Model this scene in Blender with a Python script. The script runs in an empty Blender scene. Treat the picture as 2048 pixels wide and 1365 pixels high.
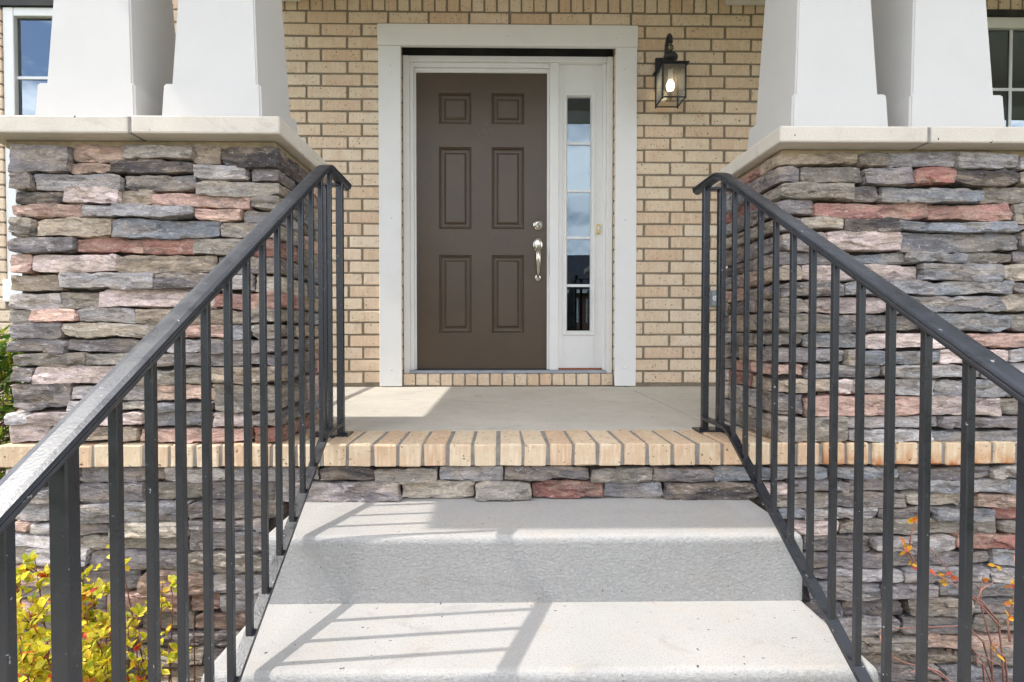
import bpy, bmesh, math, random
from mathutils import Vector, noise
R = math.radians
scene = bpy.context.scene
COL = scene.collection

# ------------------------------------------------------------------ camera
cam_data = bpy.data.cameras.new('camera')
cam = bpy.data.objects.new('camera', cam_data); COL.objects.link(cam)
cam.location = (0, 0, 0.365)
cam.rotation_euler = (R(90 - 1.1), 0, R(-0.8))
cam_data.sensor_width = 36; cam_data.sensor_fit = 'HORIZONTAL'
cam_data.lens = 36 * 1060 / 2048
cam_data.shift_x = 0.00449
cam_data.clip_start = 0.05; cam_data.clip_end = 2000
scene.camera = cam

# ------------------------------------------------------------------ sky and sun
SUN_EL, SUN_FR = R(57.0), R(5.5)          # elevation; degrees in front of due left
to_sun = Vector((-math.cos(SUN_EL) * math.cos(SUN_FR), -math.cos(SUN_EL) * math.sin(SUN_FR), math.sin(SUN_EL)))
world = bpy.data.worlds.new('World'); scene.world = world; world.use_nodes = True
wt = world.node_tree; wt.nodes.clear()
def wn(t): return wt.nodes.new(t)
sky = wn('ShaderNodeTexSky'); sky.sky_type = 'NISHITA'; sky.sun_disc = False
sky.sun_elevation = SUN_EL; sky.sun_rotation = R(264.5); sky.air_density = 1.0; sky.dust_density = 1.2; sky.ozone_density = 1.0
tc = wn('ShaderNodeTexCoord'); mp = wn('ShaderNodeMapping'); mp.inputs['Scale'].default_value = (1.0, 1.0, 2.2); mp.inputs['Location'].default_value = (13.6, 18.4, 7.2)
nz = wn('ShaderNodeTexNoise'); nz.inputs['Scale'].default_value = 2.6; nz.inputs['Detail'].default_value = 7; nz.inputs['Roughness'].default_value = 0.58
cr = wn('ShaderNodeValToRGB'); cr.color_ramp.elements[0].position = 0.44; cr.color_ramp.elements[1].position = 0.58
mx = wn('ShaderNodeMix'); mx.data_type = 'RGBA'
mx.inputs['B'].default_value = (14.8, 14.8, 15.0, 1)       # sunlit cumulus, in the sky texture's own units
bg = wn('ShaderNodeBackground'); bg.inputs['Strength'].default_value = 0.15
wo = wn('ShaderNodeOutputWorld')
L = wt.links.new
L(tc.outputs['Generated'], mp.inputs['Vector']); L(mp.outputs['Vector'], nz.inputs['Vector'])
L(nz.outputs['Fac'], cr.inputs['Fac']); L(cr.outputs['Color'], mx.inputs['Factor'])
L(sky.outputs['Color'], mx.inputs['A']); L(mx.outputs['Result'], bg.inputs['Color']); L(bg.outputs['Background'], wo.inputs['Surface'])
sun_data = bpy.data.lights.new('sun', 'SUN'); sun_data.energy = 2.0; sun_data.angle = R(0.5); sun_data.color = (1.0, 0.96, 0.90)
sun = bpy.data.objects.new('sun', sun_data); COL.objects.link(sun)
sun.rotation_euler = (-to_sun).to_track_quat('-Z', 'Y').to_euler(); sun.location = (-8, -1, 12)
cy = scene.cycles; cy.max_bounces = 7; cy.diffuse_bounces = 4; cy.glossy_bounces = 3; cy.transmission_bounces = 4; cy.transparent_max_bounces = 8; cy.caustics_reflective = False; cy.caustics_refractive = False
vs = scene.view_settings; vs.view_transform = 'Standard'; vs.look = 'None'; vs.gamma = 1.0; vs.exposure = 0.95; vs.use_curve_mapping = False

# ------------------------------------------------------------------ materials
def lin(r, g, b):
    f = lambda c: (c / 255 / 12.92) if c / 255 <= 0.04045 else ((c / 255 + 0.055) / 1.055) ** 2.4
    return (f(r), f(g), f(b), 1)
class M:
    def __init__(s, name, color=(0.5, 0.5, 0.5, 1), rough=0.6, metal=0.0, spec=0.5):
        s.m = bpy.data.materials.new(name); s.m.use_nodes = True; s.t = s.m.node_tree
        s.b = s.t.nodes['Principled BSDF']; s.out = s.t.nodes['Material Output']
        s.b.inputs['Base Color'].default_value = color; s.b.inputs['Roughness'].default_value = rough
        s.b.inputs['Metallic'].default_value = metal; s.b.inputs['Specular IOR Level'].default_value = spec
    def n(s, t, **kw):
        x = s.t.nodes.new(t)
        for k, v in kw.items(): setattr(x, k, v)
        return x
    def l(s, a, b): s.t.links.new(a, b)
    def pos(s, scale=(1, 1, 1), rnd=0.0):
        g = s.n('ShaderNodeNewGeometry'); v = g.outputs['Position']
        if rnd:
            oi = s.n('ShaderNodeObjectInfo'); a = s.n('ShaderNodeVectorMath', operation='MULTIPLY_ADD')
            cb = s.n('ShaderNodeCombineXYZ')
            for i in 'XYZ': s.l(oi.outputs['Random'], cb.inputs[i])
            a.inputs[1].default_value = (rnd, rnd * 1.7, rnd * 0.6)
            s.l(cb.outputs[0], a.inputs[0]); s.l(v, a.inputs[2]); v = a.outputs[0]
        m = s.n('ShaderNodeMapping'); m.inputs['Scale'].default_value = scale; s.l(v, m.inputs['Vector']); return m.outputs[0]
    def noise(s, vec, scale, detail=3, rough=0.55, dist=0.0):
        x = s.n('ShaderNodeTexNoise'); x.inputs['Scale'].default_value = scale; x.inputs['Detail'].default_value = detail
        x.inputs['Roughness'].default_value = rough; x.inputs['Distortion'].default_value = dist; s.l(vec, x.inputs['Vector']); return x.outputs['Fac']
    def ramp(s, fac, a, b, lo=0.0, hi=1.0):
        x = s.n('ShaderNodeMapRange'); x.inputs['From Min'].default_value = a; x.inputs['From Max'].default_value = b
        x.inputs['To Min'].default_value = lo; x.inputs['To Max'].default_value = hi; s.l(fac, x.inputs['Value']); return x.outputs[0]
    def mix(s, fac, a, b, mode='MIX'):
        x = s.n('ShaderNodeMix', data_type='RGBA', blend_type=mode)
        for v, k in ((fac, 'Factor'), (a, 'A'), (b, 'B')):
            if isinstance(v, (int, float, tuple)): x.inputs[k].default_value = v
            else: s.l(v, x.inputs[k])
        return x.outputs['Result']
    def bump(s, h, strength=0.5, dist=0.004, nrm=None):
        x = s.n('ShaderNodeBump'); x.inputs['Strength'].default_value = strength; x.inputs['Distance'].default_value = dist
        s.l(h, x.inputs['Height'])
        if nrm is not None: s.l(nrm, x.inputs['Normal'])
        s.l(x.outputs[0], s.b.inputs['Normal']); return x.outputs[0]
    def heights(s, items, nrm=None):
        acc = None
        for h, k in items:
            q = s.n('ShaderNodeMath', operation='MULTIPLY_ADD'); s.l(h, q.inputs[0]); q.inputs[1].default_value = k
            if acc is None: q.inputs[2].default_value = 0.0
            else: s.l(acc, q.inputs[2])
            acc = q.outputs[0]
        return s.bump(acc, 1.0, 1.0)
    def col(s, c): s.l(c, s.b.inputs['Base Color'])

def make_stone():
    s = M('ledge_stone', rough=0.9, spec=0.2)
    oi = s.n('ShaderNodeObjectInfo'); base = oi.outputs['Color']
    p = s.pos((0.85, 1, 2.7), 9.0)
    # crisp split facets: every cell of a distorted cellular pattern is a plane of its own tilt
    dn = s.n('ShaderNodeTexNoise'); dn.inputs['Scale'].default_value = 14; dn.inputs['Detail'].default_value = 3; s.l(p, dn.inputs['Vector'])
    dv_ = s.n('ShaderNodeVectorMath', operation='MULTIPLY_ADD'); dv_.inputs[1].default_value = (0.05, 0.05, 0.07); s.l(dn.outputs['Color'], dv_.inputs[0]); s.l(p, dv_.inputs[2])
    def facets(scale):
        sc = s.n('ShaderNodeVectorMath', operation='SCALE'); sc.inputs['Scale'].default_value = scale; s.l(dv_.outputs[0], sc.inputs[0])
        vo = s.n('ShaderNodeTexVoronoi'); vo.inputs['Scale'].default_value = 1.0; s.l(sc.outputs[0], vo.inputs['Vector'])
        df = s.n('ShaderNodeVectorMath', operation='SUBTRACT'); s.l(sc.outputs[0], df.inputs[0]); s.l(vo.outputs['Position'], df.inputs[1])
        ce = s.n('ShaderNodeVectorMath', operation='SUBTRACT'); s.l(vo.outputs['Color'], ce.inputs[0]); ce.inputs[1].default_value = (0.5, 0.5, 0.5)
        dt = s.n('ShaderNodeVectorMath', operation='DOT_PRODUCT'); s.l(df.outputs[0], dt.inputs[0]); s.l(ce.outputs[0], dt.inputs[1])
        return dt.outputs['Value'], vo
    f1, v1 = facets(17); f2, v2 = facets(46)
    sp_ = s.n('ShaderNodeSeparateColor'); s.l(v1.outputs['Color'], sp_.inputs[0])
    sq_ = s.n('ShaderNodeSeparateColor'); s.l(v2.outputs['Color'], sq_.inputs[0])
    c = s.mix(s.ramp(s.noise(p, 7, 4, 0.6, 0.8), 0.44, 0.62, 0, 0.40), base, lin(186, 166, 142))
    c = s.mix(s.ramp(s.noise(p, 12, 3, 0.68, 1.2), 0.49, 0.65, 0, 0.52), c, lin(94, 88, 88))
    c = s.mix(1.0, c, s.ramp(sp_.outputs[0], 0, 1, 0.84, 1.20), 'MULTIPLY')  # facet tones put into the colour, standing in for weak shading contrast
    c = s.mix(1.0, c, s.ramp(sq_.outputs[1], 0, 1, 0.84, 1.12), 'MULTIPLY')
    c = s.mix(1.0, c, s.ramp(s.noise(p, 150, 2, 0.7), 0.3, 0.72, 0.72, 1.20), 'MULTIPLY')
    # pale mineral veins along the split edges, and specks
    ve = s.n('ShaderNodeTexVoronoi', feature='DISTANCE_TO_EDGE'); ve.inputs['Scale'].default_value = 17
    s.l(dv_.outputs[0], ve.inputs['Vector'])
    vein = s.n('ShaderNodeMath', operation='MULTIPLY'); s.l(s.ramp(ve.outputs['Distance'], 0.0, 0.045, 0.6, 0.0), vein.inputs[0]); s.l(s.ramp(s.noise(p, 22, 3), 0.55, 0.68), vein.inputs[1])
    c = s.mix(vein.outputs[0], c, lin(214, 210, 205))
    c = s.mix(s.ramp(s.noise(p, 60, 3, 0.78, 0.6), 0.62, 0.68, 0, 0.65), c, lin(212, 208, 203))
    s.col(c)
    s.heights([(f1, 0.019), (f2, 0.0050), (s.noise(p, 130, 2, 0.68), 0.0029)])
    return s.m
def make_mortar(name, a, b):
    s = M(name, rough=0.95, spec=0.2); p = s.pos()
    s.col(s.mix(s.ramp(s.noise(p, 30, 4), 0.3, 0.7), a, b)); s.bump(s.noise(p, 160, 3), 0.7, 0.003); return s.m
def make_brick(name, c1, c2, c3, stain=False):
    s = M(name, rough=0.92, spec=0.2)
    oi = s.n('ShaderNodeObjectInfo'); p = s.pos((1, 1, 1), 7.0)
    wn_ = s.n('ShaderNodeTexWhiteNoise', noise_dimensions='1D'); s.l(oi.outputs['Random'], wn_.inputs['W'])
    c = s.mix(oi.outputs['Random'], c1, c2)
    c = s.mix(s.ramp(wn_.outputs['Value'], 0.45, 1.0, 0, 0.8), c, c3)
    c = s.mix(s.ramp(s.noise(p, 13, 4, 0.62), 0.46, 0.66, 0, 0.55), c, c3)
    c = s.mix(s.ramp(s.noise(s.pos((1, 1, 0.10), 3.0), 95, 3, 0.6), 0.48, 0.66, 0, 0.42), c, lin(238, 222, 196))
    c = s.mix(s.ramp(s.noise(p, 24, 4, 0.7), 0.60, 0.72, 0, 0.45), c, lin(176, 128, 92))
    c = s.mix(s.ramp(s.noise(s.pos((0.9, 0.9, 1), 11.0), 78, 3, 0.6), 0.645, 0.68, 0, 0.85), c, lin(78, 54, 40))
    if stain:
        g = s.n('ShaderNodeNewGeometry'); sx = s.n('ShaderNodeSeparateXYZ'); s.l(g.outputs['Position'], sx.inputs[0])
        low = s.ramp(sx.outputs['Z'], -0.075, -0.01, 1.0, 0.0)
        nn = s.ramp(s.noise(s.pos((1, 1, 0.7), 5.0), 22, 3), 0.40, 0.62)
        q = s.n('ShaderNodeMath', operation='MULTIPLY'); s.l(low, q.inputs[0]); s.l(nn, q.inputs[1])
        c = s.mix(q.outputs[0], c, lin(178, 104, 48))
    s.col(c)
    s.heights([(s.noise(s.pos((1, 1, 0.18), 3.0), 170, 2), 0.0016), (s.noise(p, 60, 2), 0.0022)])
    return s.m
def make_concrete(name, a, b, speck=0.3, rough_riser=False, stain=0.28):
    s = M(name, rough=0.9, spec=0.25); p = s.pos()
    c = s.mix(s.ramp(s.noise(p, 2.6, 5, 0.6), 0.3, 0.7), a, b)
    c = s.mix(s.ramp(s.noise(p, 9, 5, 0.65, 0.4), 0.5, 0.75, 0, 0.3), c, lin(176, 160, 140))
    c = s.mix(s.ramp(s.noise(s.pos((0.7, 1.4, 1)), 5.5, 5, 0.7, 1.5), 0.56, 0.70, 0, stain), c, lin(128, 122, 116))
    c = s.mix(s.ramp(s.noise(p, 260, 2, 0.5), 0.55, 0.72, 0, speck), c, lin(120, 112, 104))
    c = s.mix(s.ramp(s.noise(p, 70, 1, 0.4), 0.775, 0.79, 0, 0.9), c, lin(52, 46, 42))
    s.col(c)
    hs = [(s.noise(p, 240, 2, 0.6), 0.0011)]
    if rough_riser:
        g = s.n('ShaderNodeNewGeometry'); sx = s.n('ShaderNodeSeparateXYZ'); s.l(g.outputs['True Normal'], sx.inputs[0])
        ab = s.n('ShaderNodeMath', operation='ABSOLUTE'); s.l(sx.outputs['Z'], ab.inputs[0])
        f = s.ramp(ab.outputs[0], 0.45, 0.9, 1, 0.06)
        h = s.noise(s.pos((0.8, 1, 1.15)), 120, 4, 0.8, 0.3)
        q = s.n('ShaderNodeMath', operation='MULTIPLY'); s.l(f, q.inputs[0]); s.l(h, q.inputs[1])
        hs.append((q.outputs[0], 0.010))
        fl = s.n('ShaderNodeMath', operation='MULTIPLY'); s.l(f, fl.inputs[0]); s.l(s.ramp(h, 0.44, 0.66, 0.22, 0.58), fl.inputs[1]); s.col(s.mix(fl.outputs[0], c, lin(204, 205, 206)))  # pale flecks; upright faces also lightened in colour to offset their shade
    s.heights(hs)
    return s.m
def make_paint(name, c, rough=0.5, fine=300, st=0.12, dirt=0.05, dc=lin(150, 140, 125)):
    s = M(name, rough=rough, spec=0.4); p = s.pos()
    s.col(s.mix(s.ramp(s.noise(p, 6, 5, 0.65), 0.45, 0.8, 0, dirt * 3), c, dc))
    s.bump(s.noise(p, fine, 2), st, 0.002); return s.m
def make_metal(name, c, rough, chips=True):
    s = M(name, rough=rough, spec=0.65); p = s.pos()
    cc = s.mix(s.ramp(s.noise(p, 14, 4), 0.35, 0.75, 0, 0.5), c, tuple(min(1, v * 1.7) for v in c[:3]) + (1,))
    if chips: cc = s.mix(s.ramp(s.noise(p, 85, 3, 0.6), 0.70, 0.735, 0, 0.75), cc, lin(168, 168, 168))
    s.col(cc); s.l(s.ramp(s.noise(p, 30, 3), 0.3, 0.7, rough - 0.08, rough + 0.12), s.b.inputs['Roughness'])
    s.bump(s.noise(p, 220, 2), 0.12, 0.002); return s.m
def make_glass(name, refl=0.25, tint=(0.82, 0.88, 0.88, 1), haze=0.0):
    s = M(name); s.t.nodes.remove(s.b)
    tr = s.n('ShaderNodeBsdfTransparent'); tr.inputs[0].default_value = tint
    gl = s.n('ShaderNodeBsdfGlossy'); gl.inputs['Roughness'].default_value = 0.004; gl.inputs[0].default_value = (0.74, 0.87, 1, 1)
    fr = s.n('ShaderNodeFresnel'); fr.inputs[0].default_value = 1.5
    mr = s.n('ShaderNodeMath', operation='ADD'); mr.inputs[1].default_value = refl; s.l(fr.outputs[0], mr.inputs[0])
    mxs = s.n('ShaderNodeMixShader'); s.l(mr.outputs[0], mxs.inputs[0]); s.l(tr.outputs[0], mxs.inputs[1]); s.l(gl.outputs[0], mxs.inputs[2])
    res = mxs.outputs[0]
    if haze:                                                        # seedy, slightly cloudy glass
        tl = s.n('ShaderNodeBsdfTranslucent'); m2 = s.n('ShaderNodeMixShader'); m2.inputs[0].default_value = haze
        s.l(res, m2.inputs[1]); s.l(tl.outputs[0], m2.inputs[2]); res = m2.outputs[0]
    s.l(res, s.out.inputs['Surface']); return s.m
def make_leaf(name, rough=0.5):
    s = M(name, rough=rough, spec=0.35)
    a = s.n('ShaderNodeAttribute', attribute_name='leaf_colour')
    s.col(a.outputs['Color'])
    tl = s.n('ShaderNodeBsdfTranslucent'); s.l(a.outputs['Color'], tl.inputs['Color'])
    mxs = s.n('ShaderNodeMixShader'); mxs.inputs[0].default_value = 0.38
    s.l(s.b.outputs[0], mxs.inputs[1]); s.l(tl.outputs[0], mxs.inputs[2]); s.l(mxs.outputs[0], s.out.inputs['Surface']); return s.m

MAT = {}
MAT['stone'] = make_stone()
MAT['mortar_dark'] = make_mortar('stone_mortar', lin(100, 93, 87), lin(74, 69, 66))
MAT['mortar_tan'] = make_mortar('tan_mortar', lin(176, 158, 128), lin(150, 136, 112))
MAT['mortar'] = make_mortar('brick_mortar', lin(147, 134, 115), lin(124, 113, 98))
MAT['mortar_grey'] = make_mortar('grey_mortar', lin(158, 153, 146), lin(128, 124, 118))
MAT['brick'] = make_brick('buff_brick', lin(231, 213, 189), lin(223, 201, 172), lin(215, 182, 152))
MAT['ledge_brick'] = make_brick('ledge_brick', lin(217, 198, 170), lin(208, 183, 151), lin(202, 166, 134))
MAT['brick_stain'] = make_brick('stained_buff_brick', lin(218, 198, 168), lin(208, 184, 150), lin(202, 166, 130), True)
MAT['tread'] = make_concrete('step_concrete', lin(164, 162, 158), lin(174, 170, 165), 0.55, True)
MAT['slab'] = make_concrete('slab_concrete', lin(207, 200, 187), lin(193, 187, 175), 0.16, False, 0.34)
MAT['walk'] = make_concrete('walk_concrete', lin(180, 176, 168), lin(165, 160, 152), 0.3)
MAT['cap'] = make_concrete('cap_limestone', lin(212, 203, 190), lin(202, 194, 182), 0.12)
MAT['white'] = make_paint('white_trim_paint', lin(236, 235, 232), 0.45, 300, 0.06, 0.03)
MAT['column'] = make_paint('column_stucco', lin(198, 195, 191), 0.6, 420, 0.25, 0.03)
MAT['muntin'] = make_paint('white_vinyl', lin(228, 230, 232), 0.35, 300, 0.02, 0.02)
MAT['door'] = make_paint('brown_door_paint', lin(87, 74, 60), 0.36, 260, 0.10, 0.14, lin(66, 58, 56))
MAT['door_mark'] = make_paint('door_mark', lin(118, 106, 96), 0.6)
MAT['dark'] = make_paint('dark_grey_paint', lin(46, 46, 46), 0.7)
MAT['rail'] = make_metal('black_rail_paint', lin(21, 24, 30), 0.30)
MAT['handrail'] = make_metal('handrail_paint', lin(34, 38, 46), 0.32)
MAT['lantern'] = make_metal('lantern_black', lin(26, 26, 28), 0.5, False)
MAT['nickel'] = M('satin_nickel', lin(208, 200, 186), 0.26, 1.0).m
MAT['grey_metal'] = make_metal('grey_outlet_metal', lin(128, 132, 136), 0.5, False)
MAT['alu'] = make_metal('threshold_aluminium', lin(150, 156, 164), 0.45, False)
MAT['wood'] = make_paint('raw_wood', lin(150, 92, 62), 0.7)
MAT['ivory'] = make_paint('ivory_plastic', lin(226, 200, 128), 0.35)
MAT['glass'] = make_glass('sidelight_glass', 0.055)
MAT['glass_window'] = make_glass('window_glass', 0.20)
MAT['lamp_glass'] = make_glass('lantern_glass', 0.0, (0.92, 0.93, 0.93, 1), 0.16)
MAT['room'] = make_paint('dim_room', lin(58, 58, 60), 0.9)
MAT['leaf'] = make_leaf('shrub_leaf'); MAT['cedar'] = make_leaf('cedar_leaf', 0.6)
MAT['twig'] = make_paint('twig_bark', lin(120, 78, 64), 0.8); MAT['twig_red'] = make_paint('red_twig_bark', lin(156, 112, 98), 0.7)
MAT['lawn'] = make_mortar('lawn_grass', lin(84, 90, 58), lin(68, 76, 46))
MAT['mulch'] = make_mortar('mulch', lin(92, 70, 54), lin(58, 44, 36))
MAT['asphalt'] = make_mortar('asphalt', lin(74, 74, 76), lin(60, 60, 62))
MAT['roof'] = make_mortar('roof_shingles', lin(70, 70, 76), lin(52, 52, 58))
MAT['far_brick'] = make_mortar('far_house_brick', lin(128, 96, 82), lin(110, 80, 70))
def emit(name, c, st):
    s = M(name); e = s.n('ShaderNodeEmission'); e.inputs[0].default_value = c; e.inputs[1].default_value = st
    s.l(e.outputs[0], s.out.inputs['Surface']); return s.m
MAT['bulb'] = emit('lit_bulb', (1.0, 0.74, 0.42, 1), 5)

# ------------------------------------------------------------------ helpers
def new_obj(name, data, parent=None, loc=(0, 0, 0)):
    o = bpy.data.objects.new(name, data); COL.objects.link(o); o.location = loc
    if parent is not None: o.parent = parent
    return o
def thing(name, label, cat, loc=(0, 0, 0), group=None):
    o = new_obj(name, None, None, loc); o.empty_display_size = 0.1
    o['label'] = label; o['category'] = cat
    if group: o['group'] = group
    return o
def tag(o, label=None, cat=None, group=None, kind=None):
    if label: o['label'] = label
    if cat: o['category'] = cat
    if group: o['group'] = group
    if kind: o['kind'] = kind
    return o
def mesh(name, verts, faces, mat, smooth=False):
    me = bpy.data.meshes.new(name); me.from_pydata([tuple(v) for v in verts], [], faces); me.update()
    if mat is not None: me.materials.append(mat)
    if smooth: me.polygons.foreach_set('use_smooth', [True] * len(me.polygons))
    return me
def bm_mesh(name, bm, mat, smooth=False):
    bmesh.ops.recalc_face_normals(bm, faces=bm.faces)
    me = bpy.data.meshes.new(name); bm.to_mesh(me); bm.free()
    if mat is not None: me.materials.append(mat)
    if smooth: me.polygons.foreach_set('use_smooth', [True] * len(me.polygons))
    return me
def bm_box(bm, x0, x1, y0, y1, z0, z1):
    v = [bm.verts.new((x, y, z)) for x in (x0, x1) for y in (y0, y1) for z in (z0, z1)]
    for f in ((0, 1, 3, 2), (4, 6, 7, 5), (0, 4, 5, 1), (2, 3, 7, 6), (0, 2, 6, 4), (1, 5, 7, 3)):
        bm.faces.new([v[i] for i in f])
    return v
def box(name, x0, x1, y0, y1, z0, z1, mat, parent=None, bev=0.0, seg=1, origin=(0, 0, 0)):
    bm = bmesh.new(); bm_box(bm, x0, x1, y0, y1, z0, z1)
    if bev: bmesh.ops.bevel(bm, geom=bm.edges[:], offset=bev, segments=seg, affect='EDGES', profile=0.5)
    o = new_obj(name, bm_mesh(name, bm, mat), parent)
    return o
def bm_tube(bm, pts, radii, n=6):
    rings = []; prev = None
    for i, p in enumerate(pts):
        p = Vector(p); a = Vector(pts[max(0, i - 1)]); b = Vector(pts[min(len(pts) - 1, i + 1)])
        t = (b - a); t = t.normalized() if t.length > 1e-9 else Vector((0, 0, 1))
        u = t.cross(Vector((0.31, 0.77, 0.55))) if prev is None else (prev - t * prev.dot(t))
        u.normalize(); prev = u; w = t.cross(u); r = radii[i] if isinstance(radii, (list, tuple)) else radii
        rings.append([bm.verts.new(p + (u * math.cos(k * 2 * math.pi / n) + w * math.sin(k * 2 * math.pi / n)) * r) for k in range(n)])
    for i in range(len(rings) - 1):
        for k in range(n): bm.faces.new((rings[i][k], rings[i][(k + 1) % n], rings[i + 1][(k + 1) % n], rings[i + 1][k]))
    bm.faces.new(rings[0][::-1]); bm.faces.new(rings[-1])
def bm_lathe(bm, prof, c, n=20, axis='Z', sx=1.0, sz=1.0):
    """prof: (radius, offset along axis) pairs; axis Z or -Y (out of the wall)."""
    rings = []
    for r, h in prof:
        ring = []
        for k in range(n):
            a = 2 * math.pi * k / n; ca, sa = math.cos(a) * r * sx, math.sin(a) * r * sz
            ring.append(bm.verts.new((c[0] + ca, c[1] + sa, c[2] + h) if axis == 'Z' else (c[0] + ca, c[1] - h, c[2] + sa)))
        rings.append(ring)
    for i in range(len(rings) - 1):
        for k in range(n): bm.faces.new((rings[i][k], rings[i][(k + 1) % n], rings[i + 1][(k + 1) % n], rings[i + 1][k]))
    bm.faces.new(rings[0][::-1]); bm.faces.new(rings[-1])
def ring_panel(name, x0, x1, z0, z1, y, prof, mat, parent, close=True):
    """Rectangular moulding on a wall-parallel plane: prof = (inset, depth into the wall)."""
    V, F = [], []
    for ins, dep in prof:
        V += [(x0 + ins, y + dep, z0 + ins), (x1 - ins, y + dep, z0 + ins), (x1 - ins, y + dep, z1 - ins), (x0 + ins, y + dep, z1 - ins)]
    for i in range(len(prof) - 1):
        for k in range(4):
            a, b = i * 4 + k, i * 4 + (k + 1) % 4; F.append((a, b, b + 4, a + 4))
    if close: n = (len(prof) - 1) * 4; F.append((n, n + 1, n + 2, n + 3))
    return new_obj(name, mesh(name, V, F, mat), parent)
def sweep_yz(name, prof, path, x, mat, parent):
    """Sweep a closed (x, normal) profile along a polyline in the Y-Z plane."""
    V, F = [], []; n = len(prof); m = len(path)
    for i, (py, pz) in enumerate(path):
        d = []
        if i > 0: d.append(Vector((py - path[i - 1][0], pz - path[i - 1][1])).normalized())
        if i < m - 1: d.append(Vector((path[i + 1][0] - py, path[i + 1][1] - pz)).normalized())
        t = sum(d, Vector((0, 0))).normalized(); nn = Vector((-t.y, t.x))
        k = 1.0 / max(0.3, t.dot(d[0]))
        for a, b in prof: V.append((x + a, py + nn.x * b * k, pz + nn.y * b * k))
    for i in range(m - 1):
        for k in range(n): F.append((i * n + k, i * n + (k + 1) % n, (i + 1) * n + (k + 1) % n, (i + 1) * n + k))
    F.append(tuple(range(n))[::-1]); F.append(tuple((m - 1) * n + k for k in range(n)))
    bm = bmesh.new(); me = mesh(name, V, F, mat); bm.from_mesh(me); bmesh.ops.recalc_face_normals(bm, faces=bm.faces); bm.to_mesh(me); bm.free()
    return new_obj(name, me, parent)

# ------------------------------------------------------------------ ground and street (behind the camera, seen in the glass)
GZ = -1.085
tag(box('ground', -900, 900, -900, 900, GZ - 0.3, GZ - 0.02, MAT['lawn']), kind='structure')
tag(box('planting_bed', -3.4, 3.6, 0.55, 3.47, GZ - 0.15, GZ, MAT['mulch']), kind='structure')
tag(box('bounce_walk', -2.6, 2.8, -7.0, 0.24, GZ - 0.12, GZ - 0.004, MAT['walk']), kind='structure')  # unseen walk, widened to bounce sunlight onto the porch front
tag(box('sidewalk', -60, 60, -8.6, -7.004, GZ - 0.12, GZ - 0.004, MAT['walk']), kind='structure')
tag(box('road', -120, 120, -18.0, -9.2, GZ - 0.14, GZ - 0.012, MAT['asphalt']), kind='structure')

# ------------------------------------------------------------------ ledge stones
PAL = {'d': (84, 78, 77), 'm': (134, 127, 126), 'G': (184, 178, 177), 'g': (130, 128, 130), 'b': (146, 148, 153), 'o': (148, 140, 130),
       't': (178, 161, 142), 'T': (200, 187, 170), 'p': (202, 166, 152), 'P': (210, 190, 183), 'R': (184, 136, 125), 'r': (156, 108, 98), 'k': (200, 168, 150)}
LP = """-1554 -1366 866 955 m;-1361 -1194 905 959 k;-1193 -978 909 957 o;-980 -892 899 962 t;-886 -704 885 957 d;-1370 -1242 867 901 k;-1242 -973 868 908 d;-969 -806 845 893 G;-793 -704 841 882 m;-1548 -1483 812 863 m;-1480 -1206 810 866 G;-1196 -969 812 862 g;-965 -704 797 842 o;-1542 -1387 770 808 d;-1382 -1212 769 817 P;-1215 -1112 768 816 t;-1110 -795 757 802 p;-794 -705 756 795 o;-1561 -1321 726 766 p;-1323 -973 726 766 G;-971 -828 719 755 p;-823 -705 712 753 G;-1552 -1486 671 721 o;-1475 -1234 664 725 t;-1234 -892 661 724 b;-889 -709 661 710 o;-1553 -1353 618 662 m;-1353 -1144 615 661 R;-1146 -976 610 660 r;-981 -798 609 659 o;-794 -706 606 659 r;-1563 -1489 556 615 p;-1491 -1227 554 613 P;-1228 -910 548 603 t;-907 -706 550 603 m;-1569 -1400 495 546 t;-1399 -1100 499 551 G;-1097 -914 500 544 m;-913 -795 494 542 G;-790 -707 488 546 T;-1575 -1409 436 489 G;-1417 -1286 439 492 o;-1283 -924 440 497 P;-923 -707 438 488 R;-1574 -1505 391 433 o;-1499 -1351 390 435 p;-1352 -1169 390 437 G;-1167 -820 385 437 t;-815 -708 388 432 o;-1563 -1400 336 387 m;-1398 -1014 340 385 T;-1010 -860 342 382 p;-860 -794 340 384 g;-792 -708 345 384 o;-1578 -1391 296 336 m;-1391 -1075 297 336 m;-1074 -956 297 339 G;-955 -709 295 336 m;-1561 -1331 254 293 o;-1330 -1139 254 296 o;-1138 -709 253 294 m;-1565 -1495 203 248 m;-1494 -1196 193 251 P;-1191 -957 191 243 o;-956 -713 199 252 t;-1565 -1379 111 197 m;-1378 -1276 145 188 G;-1275 -1144 141 188 G;-1140 -923 139 186 k;-921 -710 105 192 o;-1377 -1224 109 142 G;-1223 -1126 107 138 o;-1124 -926 105 136 g;-1583 -1504 71 105 G;-1506 -1317 61 103 P;-1316 -1147 61 103 P;-1141 -931 54 102 g;-927 -802 55 100 P;-797 -710 59 103 m;-1581 -1449 7 65 P;-1445 -1171 8 55 t;-1165 -802 5 51 p;-796 -714 4 57 r"""
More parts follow.
